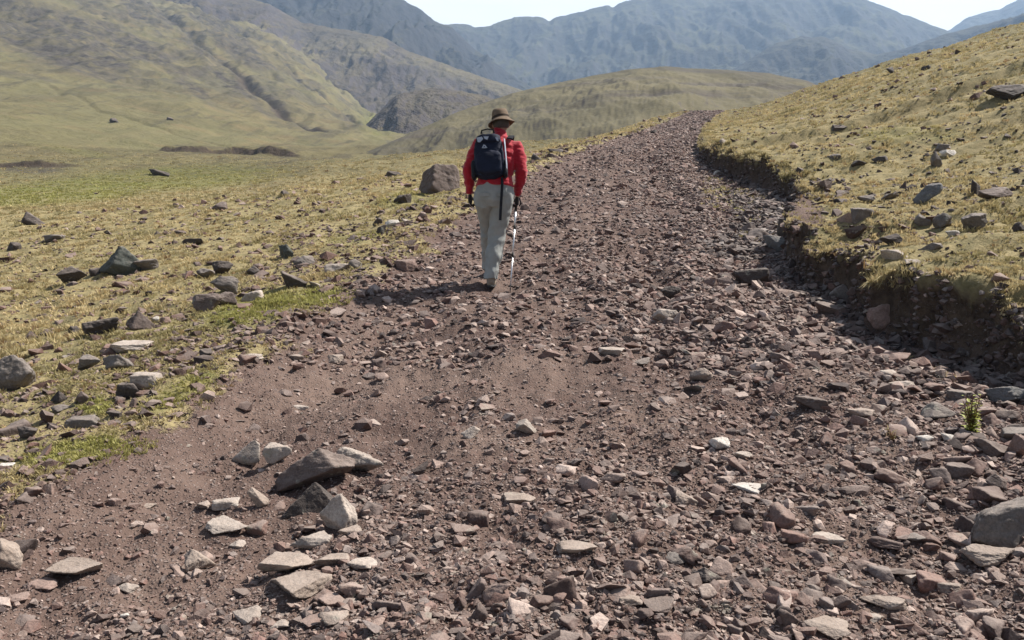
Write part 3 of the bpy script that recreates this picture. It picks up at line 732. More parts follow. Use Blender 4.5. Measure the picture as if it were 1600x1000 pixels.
 (1345,656,42,22,'T',S_,'tan flat stone right of the brown rounded block','stone',B,.8),
 (1446,694,26,18,'W',O_,'left of two round white stones below the tent shaped rock','stone',B,.9),
 (1480,690,26,18,'W',O_,'right of two round white stones below the tent shaped rock','stone',B,.9),
 (1215,396,42,30,'BG',O_,'blue-grey rounded rock below the slumped bank','rock',B,.8),
 (1235,366,46,26,'G',S_,'grey slab where the bank has slumped, above the blue-grey rounded rock','slab',B,.7),
 (1263,408,28,26,'G',O_,'grey stone right of the blue-grey rounded rock','stone',B,.8),
 (1172,446,60,30,'D',A_,'dark rock in the ditch below the blue-grey rounded rock','rock',B,.7),
 (1048,468,34,24,'D',O_,'dark round stone at the ditch edge of the track','stone',B,.8),
 (1290,492,40,24,'B',A_,'brown rock left below the pale grey rock under the bank','rock',B,.7),
 (1118,274,10,8,'W',O_,'small white stone in the dark undercut of the far bank','stone',B,.8),
 (840,251,20,14,'D',A_,'black rock on the far verge right of the hiker','rock',V,.8),
 (870,239,26,8,'D',S_,'dark flat rock on the far verge beyond the black rock','rock',V,.8),
 (1020,208,12,6,'D',A_,'small dark rock on the verge where the track narrows','rock',V,.8),
 # bank top
 (1450,318,44,32,'BG',O_,'round blue-grey boulder alone on the grassy bank top','boulder',T,.9),
 (1400,408,58,20,'L',S_,'pale slab set in the brink of the turf bank','slab',T,.6),
 (1428,416,36,12,'L',S_,'pale grey stone sliding off the brink beside the pale slab','stone',T,.7),
 (1352,318,30,14,'G',A_,'flat grey stone on the brink left of the round blue-grey boulder','stone',T,.7),
 (1388,314,40,12,'G',S_,'grey ledge between the brink stones and the round boulder','rock',T,.7),
 (1520,362,40,30,'G',A_,'grey rock right of the pale tipped one on the bank top','rock',T,.8),
 (1474,358,34,26,'G',A_,'pale tipped grey rock below the round blue-grey boulder','rock',T,.8),
 (1440,356,24,22,'G',A_,'small grey rock left of the pale tipped one','stone',T,.8),
 (1486,370,22,10,'W',S_,'thin white stone at the foot of the pale tipped rock','stone',T,.6),
 (1345,348,40,24,'G',S_,'grey slab sunk in turf at the bank\'s brink','slab',T,.7),
 (1390,384,34,20,'D',A_,'dark rock just behind the pale slab on the brink','rock',T,.7),
 (1452,392,40,14,'G',A_,'low grey rock right of the pale slab on the brink','rock',T,.7),
 (1592,362,20,16,'D',A_,'dark stone at the right edge of the bank top','stone',T,.8),
 (1576,160,64,30,'D',A_,'large black overhanging outcrop on the hillside at the right edge','boulder',T,.7),
 (1556,312,52,20,'B',A_,'brown rock ledge on the hillside right of the round boulder','rock',T,.6),
 (1526,306,20,26,'D',A_,'dark notch shaped rock left of the brown ledge','rock',T,.8),
 (1462,262,18,24,'G',W_,'grey leaning stone with a white cap on the hillside','stone',T,.7),
 (1482,246,36,12,'W',S_,'white topped flat stone on the hillside above the leaning one','stone',T,.7),
 (1130,227,17,11,'L',A_,'pale stone on the grass where the far bank begins','stone',T,.8),
 (1312,206,30,12,'D',A_,'dark rock cluster in the middle of the right hillside','rock',T,.7),
 (1390,117,15,13,'D',A_,'dark boulder on the hillside\'s skyline','boulder',T,.8),
 (1448,109,14,7,'D',S_,'flat dark rock on the skyline right of the boulder','rock',T,.8),
 (1470,236,22,12,'G',A_,'grey stone just above the white topped flat stone','stone',T,.8),
 (1340,262,24,12,'D',A_,'dark stone in the scatter above the brink stones','stone',T,.8),
 (1300,252,24,12,'G',A_,'grey stone at the left of the scatter above the brink','stone',T,.8),
 (1375,255,26,12,'D',A_,'dark stone at the right of the scatter above the brink','stone',T,.8),
]
OVR = {(496, 764): dict(thick=0.44, sink=0.35, tilt=(0, -8)), (560, 745): dict(thick=0.42, sink=0.3, tilt=(0, 16)), (490, 806): dict(thick=0.5, sink=0.3), (1578, 856): dict(thick=0.50, sink=0.2)}
for (px, py, w, h, c, k, lab, cat, grp, ratio) in HL:
    hero(px, py, w, h, c, k, lab, cat, ratio, group=grp, yaw=(12 if k == K_ else None), **OVR.get((px, py), {}))

# ---- loose broken stone: sampled over the ground, the 120-odd that show largest as objects, the rest one mass
def hull_protos(n):
    out = []
    for i in range(n):
        r = np.random.default_rng(500+i); bm = bmesh.new()
        pts = r.normal(size=(r.integers(9, 15), 3)); pts /= np.linalg.norm(pts, axis=1)[:, None]
        pts *= r.uniform(0.8, 1.0, len(pts))[:, None]
        for p in pts: bm.verts.new(p)
        res = bmesh.ops.convex_hull(bm, input=bm.verts)
        bmesh.ops.delete(bm, geom=[v for v in bm.verts if not v.link_faces], context='VERTS')
        bmesh.ops.triangulate(bm, faces=bm.faces[:]); bm.verts.index_update()
        v = np.array([q.co for q in bm.verts]); f = np.array([[q.index for q in p.verts] for p in bm.faces]); bm.free()
        lo, hi = v.min(0), v.max(0); out.append(((v-(lo+hi)/2)/(hi-lo), f))
    return out
PROT = hull_protos(28)
def stone_density(x, y):
    xl = f_xl(y); xr = bank_edge(y); s = (x-xl)/(xr-xl)
    on = sstep(-0.06, 0.03, s)*(x < xr + 0.05)
    patch = fbm(x*0.9+5, y*0.55, 3)
    d = on*(0.60 + 0.60*patch)
    d = np.where(on > 0, d - 0.55*np.exp(-((s-0.05)/0.09)**2) - 0.34*np.exp(-((s-0.38)/0.08)**2)*sstep(4.8, 6.5, y)*sstep(17, 12, y), d)
    d = d - on*0.52*sstep(0.06, 0.12, s)*sstep(0.44, 0.38, s)*sstep(5.0, 6.4, y)*sstep(50, 26, y) - on*0.30*np.exp(-((s-0.60)/0.05)**2)*sstep(7, 9, y)*sstep(50, 30, y)
    d = d + on*(0.45*np.exp(-((s-0.80)/0.2)**2) + 0.22*np.exp(-((s-0.60)/0.07)**2))
    d = d + on*0.55*np.exp(-((y-3.7)/0.6)**2)*np.exp(-((x+0.95)/0.5)**2)
    d = d - on*0.45*np.exp(-((x+1.35)/0.55)**2)*sstep(3.4, 2.8, y)
    d = d*(1 - 0.85*sstep(0.24, 0.17, s)*sstep(0.00, 0.04, s)*(y > 3.05)*sstep(17, 10, y))
    d = d + on*(0.12*sstep(5.5, 4.2, y)*sstep(0.3, 0.4, s) + 0.34*np.exp(-((y-4.4)/0.75)**2)*sstep(0.26, 0.34, s)*sstep(0.75, 0.6, s))
    d = np.maximum(d, 0.34*on)
    dl = xl - x; dr = x - xr
    d = np.where(dl > 0.03, 0.16 + 0.25*np.exp(-dl/1.0) + 0.5*np.exp(-dl/1.5)*sstep(-0.1, 0.5, patch+0.2), d)
    d = np.where(dr > 0.12, 0.10 + 0.34*sstep(0.15, 0.6, fbm(x*0.5, y*0.5, 3)), d)
    return np.clip(d, 0, 1.15)
def sample_stones():
    n = 420000
    y = 2.0/(1 - rng.random(n)*(1-2.0/95.0))                       # pdf ~ 1/y^2 between 2 and 95 m
    xlo = f_xl(y) - np.minimum(1.5+y*0.5, 14); xhi = f_xr(y) + np.minimum(0.6+y*0.55, 26)
    xlo = np.maximum(xlo, -0.85*(y+1)); xhi = np.minimum(xhi, 0.85*(y+1))
    wd = xhi-xlo
    x = xlo + rng.random(n)*wd
    gmask = blob(x, y, ground_height(x, y, False), GREEN)
    keep = rng.random(n) < (1-0.75*gmask*(y < 14))*stone_density(x, y)*np.clip(wd/(0.9*y+3), 0, 1)*1.0
    x, y = x[keep], y[keep]
    smin = np.maximum(0.0019*y, 0.006)
    sz = smin*(1-rng.random(len(y)))**(-1/1.9)
    cob = 0.026*np.exp(0.55*rng.normal(size=len(y)))
    cob = np.where((rng.random(len(y)) < 0.13) & (cob > smin), cob, 0)
    sz = np.maximum(sz, cob)
    s = (x-f_xl(y))/(f_xr(y)-f_xl(y))
    off = (s < 0) | (s > 1)
    sz = sz*np.where((s > 0.74) & (s < 1.02), 1.3, 1.0)*np.where((s > 0.2) & (s < 0.6) & (y < 7), 0.85, 1.0)
    smax_ = np.where(off, np.where(y < 7, 0.12, 0.16)+0.006*y, np.where(s > 0.6, 0.17, 0.12))
    ok = sz < smax_
    calm = stone_density(x, y) < 0.38
    ok &= ~((sz > 0.022) & calm & ~off & (rng.random(len(y)) < 0.62))
    ok &= ~((sz > 0.045) & (rng.random(len(y)) < 0.35) & ~off)
    x, y, sz, off, s = x[ok], y[ok], sz[ok], off[ok], s[ok]
    # second pass: fist-sized rubble farther up the track, in the collapsed bay and through the turf
    m = 190000
    y2 = 6.0*np.exp(rng.random(m)*math.log(95/6.0))
    xl2, xr2 = f_xl(y2), f_xr(y2)
    inn = rng.random(m) < 0.62
    x2 = np.where(inn, xl2 + rng.random(m)*(xr2-xl2), np.where(rng.random(m) < .5, xl2 - 14*rng.random(m)**1.6*(y2/15+.3), xr2 + 16*rng.random(m)*(y2/20+.2)))
    s2 = (x2-xl2)/(xr2-xl2); off2 = (s2 < 0) | (s2 > 1)
    bay = np.exp(-((y2-14.5)/3.0)**2)*sstep(0.74, 0.9, s2)*(s2 < 1.12)
    dn = stone_density(x2, y2)*np.where(off2, 0.30, 0.62) + 0.9*bay
    sz2 = np.where(off2, 0.05, 0.042)*np.exp(0.45*rng.normal(size=m))*(1+0.012*y2)*(1+0.5*bay)
    k = (rng.random(m) < dn) & (np.abs(x2) < 0.85*(y2+1)) & (sz2 > 0.0016*y2)
    # third pass: what has fallen out of the bank, heaped at its foot and sticking in its face
    q = 5200; y3 = 3.2*np.exp(rng.random(q)*math.log(44/3.2)); o3 = np.abs(rng.normal(0, 0.34, q)) - 0.12
    x3 = bank_edge(y3) - o3; sz3 = 0.062*np.exp(0.42*rng.normal(size=q))*(1+0.01*y3); sz3 = np.minimum(sz3, 0.19); sz3 = np.where(o3 < 0.06, np.minimum(sz3, 0.07), sz3)
    s3 = np.minimum((x3-f_xl(y3))/(f_xr(y3)-f_xl(y3)), 1.0)
    cat = np.concatenate
    return cat([x, x2[k], x3]), cat([y, y2[k], y3]), cat([sz, sz2[k], sz3]), cat([off, off2[k], np.zeros(q, bool)]), cat([s, s2[k], s3])
gx, gy, gs, goff, gsn = sample_stones()
gzv = ground_height(gx, gy); gx = gx - lip_shift(gx, gy)
N = len(gx)
pal = np.array([(.185,.130,.110), (.165,.135,.122), (.29,.232,.200), (.110,.080,.070), (.215,.145,.122), (.42,.36,.315), (.070,.056,.052), (.200,.176,.162)])
pw = np.array([.24, .17, .13, .17, .12, .065, .07, .035]); pw /= pw.sum()
gc_i = rng.choice(len(pal), N, p=pw)
gcol = pal[gc_i]*rng.uniform(0.8, 1.22, (N, 1))*np.array([0.95, 0.88, 0.87])*(1 + 0.15*sstep(10, 40, gy))[:, None]
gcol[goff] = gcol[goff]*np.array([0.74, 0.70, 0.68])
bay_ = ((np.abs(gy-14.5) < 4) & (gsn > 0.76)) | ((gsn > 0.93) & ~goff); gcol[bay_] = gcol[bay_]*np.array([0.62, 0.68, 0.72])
asp = np.stack([rng.uniform(0.75, 1.3, N), rng.uniform(0.55, 1.0, N), rng.uniform(0.30, 0.75, N)], 1)
yaw = rng.uniform(0, 2*np.pi, N); tx = rng.normal(0, 0.30, N); ty = rng.normal(0, 0.30, N)
px, py = project(gx, gy, gzv)
# keep the loose stones off the big rocks and the hiker's boots
hb_ = np.array([(o.location.x, o.location.y, max(o.dimensions.x, o.dimensions.y)*0.42) for o, *_ in HERO])
clash = np.zeros(N, bool)
foot = hit(767, 450); clash |= (np.hypot((gx-foot.x)/1.0, (gy-foot.y-0.02)/1.3) < 0.20) & (gs > 0.012)
for hx, hy, hr in hb_: clash |= (np.hypot(gx-hx, gy-hy) < hr) & (gs > 0.02)
vis = (px > 2) & (px < 1598) & (py > 2) & (py < 1000) & ~clash
show = np.where(vis, gs*FPX/np.maximum(gy, 1)*np.sqrt(np.clip(asp[:, 0]*(asp[:, 1]+asp[:, 2]), 0, 3)), 0)
order = np.argsort(-show)
NBIG = 300 - len(HERO)
big = order[:NBIG]
rest = np.setdiff1d(np.arange(N), np.concatenate([big, np.nonzero(clash)[0]]))
def rot_np(yaw, tx, ty):
    cz, sz = np.cos(yaw), np.sin(yaw); cx, sx = np.cos(tx), np.sin(tx); cy, sy = np.cos(ty), np.sin(ty)
    Rm = np.zeros((len(yaw), 3, 3))
    # Rx(tx) * Ry(ty) * Rz(yaw)
    Rz = np.zeros_like(Rm); Rz[:, 0, 0] = cz; Rz[:, 0, 1] = -sz; Rz[:, 1, 0] = sz; Rz[:, 1, 1] = cz; Rz[:, 2, 2] = 1
    Ry = np.zeros_like(Rm); Ry[:, 0, 0] = cy; Ry[:, 0, 2] = sy; Ry[:, 1, 1] = 1; Ry[:, 2, 0] = -sy; Ry[:, 2, 2] = cy
    Rx = np.zeros_like(Rm); Rx[:, 0, 0] = 1; Rx[:, 1, 1] = cx; Rx[:, 1, 2] = -sx; Rx[:, 2, 1] = sx; Rx[:, 2, 2] = cx
    return Rx @ Ry @ Rz
def stone_mass(name, idx, z_off):
    Vs, Fs, Cs = [], [], []; base = 0
    pid = rng.integers(0, len(PROT), len(idx))
    for k, (pv, pf) in enumerate(PROT):
        ii = idx[pid == k]
        if not len(ii): continue
        Rm = rot_np(yaw[ii], tx[ii], ty[ii])
        loc = pv[None]*(asp[ii]*gs[ii, None])[:, None, :]
        w = np.einsum('nij,nkj->nki', Rm, loc)
        w += np.stack([gx[ii], gy[ii], gzv[ii] + z_off*gs[ii]*asp[ii, 2]], 1)[:, None, :]
        n, m = w.shape[:2]
        Vs.append(w.reshape(-1, 3)); Fs.append((pf[None] + (np.arange(n)*m)[:, None, None] + base).reshape(-1, 3))
        c = np.concatenate([gcol[ii], np.ones((n, 1))], 1); Cs.append(np.repeat(c, m, 0)); base += n*m
    return mesh_np(name, np.concatenate(Vs), np.concatenate(Fs), M_GRAVEL, False, {'col': ('FLOAT_COLOR', 'POINT', np.concatenate(Cs))})
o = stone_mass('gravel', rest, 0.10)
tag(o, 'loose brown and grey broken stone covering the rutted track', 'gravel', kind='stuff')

# the largest of the loose stones: one weathered solid each
protos = [mesh_np('stone', *rock_shape(9000+i, 4, ['angular', 'slab', 'angular', 'wedge'][i % 4]), M_STONE, True, link=False) for i in range(24)]
LM = [(768, 440, 'hiker'), (556, 742, 'pale leaning slab'), (358, 838, 'wide oval stone'), (530, 834, 'pale triangular block'), (120, 908, 'broad tan slab'), (466, 942, 'widest flat slab'),
      (1128, 704, 'whitish flat stone'), (1168, 774, 'brightest white stone'), (1105, 918, 'dark pyramid rock'), (1578, 852, 'slate boulder'), (1542, 892, 'rounded tan boulder'),
      (1515, 650, 'green leafy plant'), (1382, 516, 'pinkish boulder'), (1266, 642, 'brown rounded block'), (1450, 318, 'round blue-grey boulder'), (1400, 408, 'pale brink slab'),
      (188, 432, 'pointed boulder'), (459, 452, 'dark square boulder'), (686, 298, 'blocky brown boulder'), (26, 612, 'rounded boulder at the left edge'), (1215, 396, 'blue-grey rounded rock'),
      (140, 705, 'green grass cushion'), (349, 430, 'dark rounded boulder'), (1378, 956, 'tilted tan slab'), (823, 682, 'light blocky stone'), (955, 556, 'flat pale mid-track stone'),
      (1094, 596, 'olive tan stone'), (735, 686, 'black sided stone'), (156, 524, 'long dark block'), (900, 870, 'sunken tan rock'), (310, 892, 'tan pointed stone'), (1040, 502, 'pale ditch edge slab'),
      (385, 978, 'light grey block'), (1292, 852, 'pale flat stone of the right foreground'), (386, 728, 'pale upright block'), (518, 567, 'tan flat stone')]
CN = ['reddish brown', 'grey-brown', 'tan', 'dark brown', 'rust brown', 'pale', 'blackish', 'grey']
used = set()
def stone_label(i):
    sname = 'flat' if asp[i, 2] < 0.38 else 'chunky' if asp[i, 2] > 0.52 else 'angular'
    big_ = 'large' if show[i] > np.percentile(show[big], 75) else 'small' if show[i] < np.percentile(show[big], 30) else 'medium'
    ds = sorted(LM, key=lambda l: (l[0]-px[i])**2 + (l[1]-py[i])**2)
    side = 'in the stony ditch' if 0.62 < gsn[i] <= 1 else 'on the track' if 0 <= gsn[i] <= 1 else 'in the left grass' if gsn[i] < 0 else 'on the bank top'
    for l in ds[:6]:
        dx, dy = l[0]-px[i], l[1]-py[i]
        rel = ('left of' if dx > 0 else 'right of') if abs(dx) > abs(dy)*1.2 else ('beyond' if dy > 0 else 'below')
        far_ = 'just ' if math.hypot(dx, dy) < 45 else 'well ' if math.hypot(dx, dy) > 130 else ''
        for form in (f'{sname} {CN[gc_i[i]]} stone {far_}{rel} the {l[2]}', f'{big_} {sname} {CN[gc_i[i]]} stone {side} {rel} the {l[2]}'):
            if form not in used and len(form.split()) <= 16: used.add(form); return form
    return form
for n_, i in enumerate(big):
    src = protos[n_ % 24]
    o = src if n_ < 24 else src.copy()
    COL.objects.link(o)
    o.name = 'stone'
    o.location = (gx[i], gy[i], gzv[i] + 0.12*gs[i]*asp[i, 2])
    o.scale = tuple(asp[i]*gs[i]*1.05)
    o.rotation_euler = Euler((tx[i]*0.8, ty[i]*0.8, yaw[i]))
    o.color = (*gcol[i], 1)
    tag(o, stone_label(i), 'stone', 'loose stones strewn along the track')

# ------------------------------------------------------------------ grass
def grass_mat():
    t = NT('turf_blades'); c = t.attr('col', 'Color')
    b = t.n('ShaderNodeBsdfPrincipled', {'Base Color': c, 'Roughness': 0.75, 'Specular IOR Level': 0.2})
    tr = t.n('ShaderNodeBsdfTranslucent', {'Color': c})
    mx = t.n('ShaderNodeMixShader', {0: 0.30, 1: b.outputs[0], 2: tr.outputs[0]})
    t.t.links.new(mx.outputs[0], t.out.inputs['Surface']); return t.m
M_GRASS = grass_mat()
def grass_mask(x, y):
    dl = f_xl(y) - x; dr = x - bank_edge(y)
    ny = 0.22*fbm(x*0.9, y*0.9, 4) + 0.10*fbm(x*4, y*4, 3)
    m = np.maximum(sstep(-0.15, 0.45, dl + 1.1*ny), sstep(0.0, 0.06, dr))
    z = ground_height(x, y)
    isl = blob(x, y, z, [(1165, 320, 62, 26, 1, 35, 8, 40), (1195, 372, 40, 14, 1, 10, 6, 30), (1120, 300, 30, 26, .8, 60, 8, 40), (1440, 560, 45, 14, .5, 20, 3, 9), (1480, 580, 50, 14, .5, 25, 3, 9), (1395, 680, 22, 8, .6, 0, 3, 9),
                           (690, 330, 60, 22, .75, -15, 8, 40), (610, 380, 80, 18, .7, -15, 6, 40)])
    slump = blob(x, y, z, [(1250, 318, 60, 24, 1, 40, 8, 40)])*(dr < 0.5)
    return np.clip(np.maximum(m, isl*(0.75+0.9*ny))*(1-0.85*slump), 0, 1), z
def build_grass():
    r = np.random.default_rng(21)
    n = 170000
    y = 3.0/(1 - r.random(n)*(1-3.0/48.0)); y = np.where(r.random(n) < 0.45, 3 + 45*r.random(n)**1.3, y)
    u = r.uniform(-0.78, 0.80, n); x = u*(y+0.8)
    # sparser, coarser tussocks out to the far meadow, and a fringe along the brink of the bank
    n2 = 90000; y2 = 40*np.exp(r.random(n2)*math.log(170/40)); x2 = r.uniform(-0.78, 0.62, n2)*(y2+0.8)
    n3 = 9000; y3 = 4 + 36*r.random(n3)**1.6; x3 = bank_edge(y3) + 0.01 + 0.30*r.random(n3)**1.5
    x = np.concatenate([x, x2, x3]); y = np.concatenate([y, y2, y3]); n = len(x)
    m, z = grass_mask(x, y)
    m = m*(1 - peat_step(x, y)[1])*(z < 60)
    cover = (0.42 + 0.95*fbm(x*1.7+3, y*1.7, 3))*np.clip(1.15 - y/170, 0, 1)
    gm_ = blob(x, y, z, GREEN)*(y < 14); cover = np.maximum(cover, 1.0*gm_); m = np.maximum(m, 0.9*(gm_ > 0.5)*(f_xl(y) - x > -0.12))
    edge = x - bank_edge(y); cover = np.where((edge > 0) & (edge < 0.3), 0.35 + 2.2*fbm(x*3, y*2.2, 2), cover)
    k = (r.random(n) < m*np.clip(cover, 0.06, 1))
    x, y, z = x[k], y[k], z[k]; n = len(x)
    xs_ = lip_shift(x, y)
    green = blob(x, y, z, GREEN)
    nb = 10
    hgt = (0.012 + 0.0013*np.minimum(y, 60) + 0.028*r.random(n)**3)*(1 + 0.8*np.clip(fbm(x*0.6, y*0.6, 2), -0.4, 1))
    # long tufts hanging over the lip of the bank
    dr = x - bank_edge(y); lip = (dr > 0) & (dr < 0.16) & (f_hb(y) > 0.15)
    hgt = np.where(lip, hgt*1.5, hgt)
    sp = 0.014 + 0.0022*y
    straw = np.array([.54, .43, .235]); olive = np.array([.32, .27, .13]); gr = np.array([.33, .31, .10]); red = np.array([.33, .22, .11])
    q = np.clip(0.5 + 0.9*fbm(x*0.5, y*0.5, 3) + r.normal(0, 0.22, n), 0, 1)[:, None]
    col = straw*q + olive*(1-q)
    rd = (r.random(n) < 0.05)[:, None]; col = np.where(rd, red, col)
    g = np.clip(green*1.1*(0.6+0.5*r.random(n)), 0, 1)[:, None]; col = col*(1-g) + gr*g
    col = col*r.uniform(0.82, 1.18, (n, 1))
    x = x - xs_
    # blades
    X = np.repeat(x, nb); Y = np.repeat(y, nb); Z = np.repeat(z, nb); H = np.repeat(hgt, nb)*r.uniform(0.55, 1.15, n*nb)
    a = r.uniform(0, 2*np.pi, n*nb); rad = np.repeat(sp, nb)*np.sqrt(r.random(n*nb))
    bx = X + rad*np.cos(a); by = Y + rad*np.sin(a); bz = Z - 0.004
    lean = r.uniform(0.25, 0.95, n*nb)*H; la = a + r.normal(0, 0.5, n*nb)
    lx, ly = np.cos(la)*lean, np.sin(la)*lean - 0.15*H
    lp = np.repeat(lip, nb); hang = np.repeat(r.random(n) < 0.5, nb) & lp; lx = np.where(hang, lx - 0.5*H, lx); hz_ = np.where(hang, -0.45*H, H)
    wv = np.repeat(0.0016 + 0.00045*y, nb)*r.uniform(0.7, 1.5, n*nb)
    wa = r.uniform(0, np.pi, n*nb); wx, wy = np.cos(wa)*wv, np.sin(wa)*wv
    P = np.empty((n*nb, 5, 3))
    P[:, 0] = np.stack([bx-wx, by-wy, bz], 1); P[:, 1] = np.stack([bx+wx, by+wy, bz], 1)
    mx, my, mz = bx + lx*0.38, by + ly*0.38, bz + np.where(hang, 0.12*H, H*0.62)
    P[:, 2] = np.stack([mx+wx*0.8, my+wy*0.8, mz], 1); P[:, 3] = np.stack([mx-wx*0.8, my-wy*0.8, mz], 1)
    P[:, 4] = np.stack([bx+lx, by+ly, bz + hz_], 1)
    base = (np.arange(n*nb)*5)[:, None, None]
    F = (np.array([[0, 1, 2], [0, 2, 3], [3, 2, 4]])[None] + base).reshape(-1, 3)
    C = np.repeat(col, nb, 0)*r.uniform(0.85, 1.15, (n*nb, 1)); C = np.concatenate([C, np.ones((n*nb, 1))], 1)
    C = np.repeat(C, 5, 0)
    o = mesh_np('grass', P.reshape(-1, 3), F, M_GRASS, True, {'col': ('FLOAT_COLOR', 'POINT', C)})
    tag(o, 'short straw and olive turf on the verge and bank', 'grass', kind='stuff')
    print('tufts', n)
build_grass()

# ------------------------------------------------------------------ the hiker
def simple_mat(name, col, rough=0.8, col2=None, sc=30.0, bump=0.002, weave=400.0, spec=0.25, metal=0.0, sheen=0.0):
    t = NT(name); p = t.obj()
    n = t.noise(p, sc, 4, 0.6)
    c = t.mix(t.rng(n, 0.35, 0.65), col, col2 or tuple(0.82*q for q in col))
    h = t.math('ADD', t.math('MULTIPLY', n, 1.0), t.math('MULTIPLY', t.noise(p, weave, 2, 0.5), 0.25))
    return t.bsdf(c, rough, h, bump, 0.7, spec, **{'Metallic': metal, 'Sheen Weight': sheen})
M_SKIN = simple_mat('skin', (0.42, 0.24, 0.17), 0.55, (0.36, 0.19, 0.13))
M_HAIR = simple_mat('grey_hair', (0.10, 0.085, 0.07), 0.7, (0.05, 0.04, 0.035), 200)
M_RED = simple_mat('red_fleece', (0.41, 0.016, 0.030), 0.85, (0.31, 0.010, 0.020), 9, 0.003, 500, 0.15, sheen=0.3)
M_TROUSER = simple_mat('grey_green_cotton', (0.33, 0.335, 0.315), 0.85, (0.27, 0.275, 0.26), 8, 0.003, 600, 0.15)
M_HAT = simple_mat('tan_hat_cloth', (0.165, 0.115, 0.075), 0.85, (0.11, 0.075, 0.048), 14, 0.002)
M_HATBAND = simple_mat('dark_band_cloth', (0.045, 0.03, 0.02), 0.85)
M_NAVY = simple_mat('navy_nylon', (0.013, 0.017, 0.036), 0.75, (0.009, 0.012, 0.025), 12, 0.003, 500, 0.2)
M_NAVY2 = simple_mat('dark_webbing', (0.012, 0.013, 0.018), 0.7)
M_PALE = simple_mat('pale_grey_trim', (0.42, 0.45, 0.52), 0.5)
M_GLOVE = simple_mat('black_glove', (0.022, 0.018, 0.018), 0.8)
M_BOOT = simple_mat('tan_suede', (0.30, 0.24, 0.18), 0.8)
M_SOLE = simple_mat('black_rubber', (0.025, 0.024, 0.023), 0.7)
M_POLE = simple_mat('brushed_aluminium', (0.72, 0.72, 0.74), 0.32, (0.66, 0.66, 0.68), 20, 0.0003, metal=0.7, spec=0.5)
M_CORK = simple_mat('black_foam', (0.03, 0.028, 0.026), 0.8)

def ring_tube(bm, pts, seg=20, caps=True):
    """pts: (x, y, z, ra, rb[, dirx, diry, dirz]) elliptical sections along a path; ra runs sideways (world x-ish), rb fore and aft"""
    P = [Vector(p[:3]) for p in pts]; rings = []
    for i, p in enumerate(pts):
        d = (P[min(i+1, len(P)-1)] - P[max(i-1, 0)]).normalized()
        ax = Vector((1, 0, 0)); ax = (ax - d*ax.dot(d))
        if ax.length < 0.3: ax = Vector((0, 0, 1)) - d*d.z
        ax.normalize(); ay = d.cross(ax).normalized()
        rings.append([bm.verts.new(P[i] + ax*p[3]*math.cos(a) + ay*p[4]*math.sin(a)) for a in [2*math.pi*k/seg for k in range(seg)]])
    for a, b in zip(rings[:-1], rings[1:]):
        for k in range(seg): bm.faces.new((a[k], a[(k+1) % seg], b[(k+1) % seg], b[k]))
    if caps:
        bm.faces.new(rings[0][::-1]); bm.faces.new(rings[-1])
def ell(bm, c, r, rot=(0, 0, 0), seg=20):
    M = Matrix.Translation(c) @ Euler([R(q) for q in rot]).to_matrix().to_4x4() @ Matrix.Diagonal((*r, 1))
    bmesh.ops.create_uvsphere(bm, u_segments=seg, v_segments=seg//2, radius=1, matrix=M)
def fused(name, bm, mat, voxel, parent=None, smooth=4, wrinkle=None):
    bmesh.ops.recalc_face_normals(bm, faces=bm.faces[:])
    me = bpy.data.meshes.new(name); bm.to_mesh(me); bm.free()
    o = bpy.data.objects.new(name, me); COL.objects.link(o)
    m = o.modifiers.new('r', 'REMESH'); m.mode = 'VOXEL'; m.voxel_size = voxel; m.use_smooth_shade = True
    m = o.modifiers.new('s', 'SMOOTH'); m.factor = 0.5; m.iterations = smooth
    dg = bpy.context.evaluated_depsgraph_get(); dg.update()
    me2 = bpy.data.meshes.new_from_object(o.evaluated_get(dg)); o.modifiers.clear(); o.data = me2; me2.name = name
    if wrinkle:
        n = len(me2.vertices); co = np.empty(n*3, np.float32); no = np.empty(n*3, np.float32)
        me2.vertices.foreach_get('co', co); me2.vertices.foreach_get('normal', no)
        co = co.reshape(-1, 3); no = no.reshape(-1, 3); co = co + no*wrinkle(co)[:, None]
        me2.vertices.foreach_set('co', co.astype(np.float32).ravel()); me2.update()
    me2.materials.clear(); me2.materials.append(mat)
    me2.polygons.foreach_set('use_smooth', np.ones(len(me2.polygons), bool))
    o.parent = parent
    return o
def solid(name, bm, mat, parent=None, smooth=False):
    bmesh.ops.recalc_face_normals(bm, faces=bm.faces[:])
    me = bpy.data.meshes.new(name); bm.to_mesh(me); bm.free(); me.materials.append(mat)
    me.polygons.foreach_set('use_smooth', np.full(len(me.polygons), smooth))
    o = bpy.data.objects.new(name, me); COL.objects.link(o); o.parent = parent; return o

HP = hit(767, 450); HP = Vector((HP.x, HP.y, gz(HP.x, HP.y)))
LF = (-0.035, 0.50)                           # where the forward foot lands
lfz = gz(HP.x+LF[0], HP.y+LF[1]) - HP.z
J = dict(pelvis=(0.035, 0.0, 0.93), waist=(0.045, 0.03, 1.06), chest=(0.07, 0.085, 1.27), neck=(0.085, 0.145, 1.455), head=(0.10, 0.185, 1.585),
         sL=(-0.115, 0.105, 1.40), eL=(-0.218, 0.03, 1.15), wL=(-0.205, 0.10, 0.915), sR=(0.262, 0.09, 1.365), eR=(0.302, 0.02, 1.135), wR=(0.262, 0.13, 0.895),
         hL=(-0.055, 0.01, 0.90), kL=(-0.035, 0.27, 0.54+lfz*0.5), aL=(LF[0], 0.43, 0.10+lfz), hR=(0.125, 0.0, 0.90), kR=(0.055, 0.05, 0.50), aR=(0.005, -0.05, 0.095))
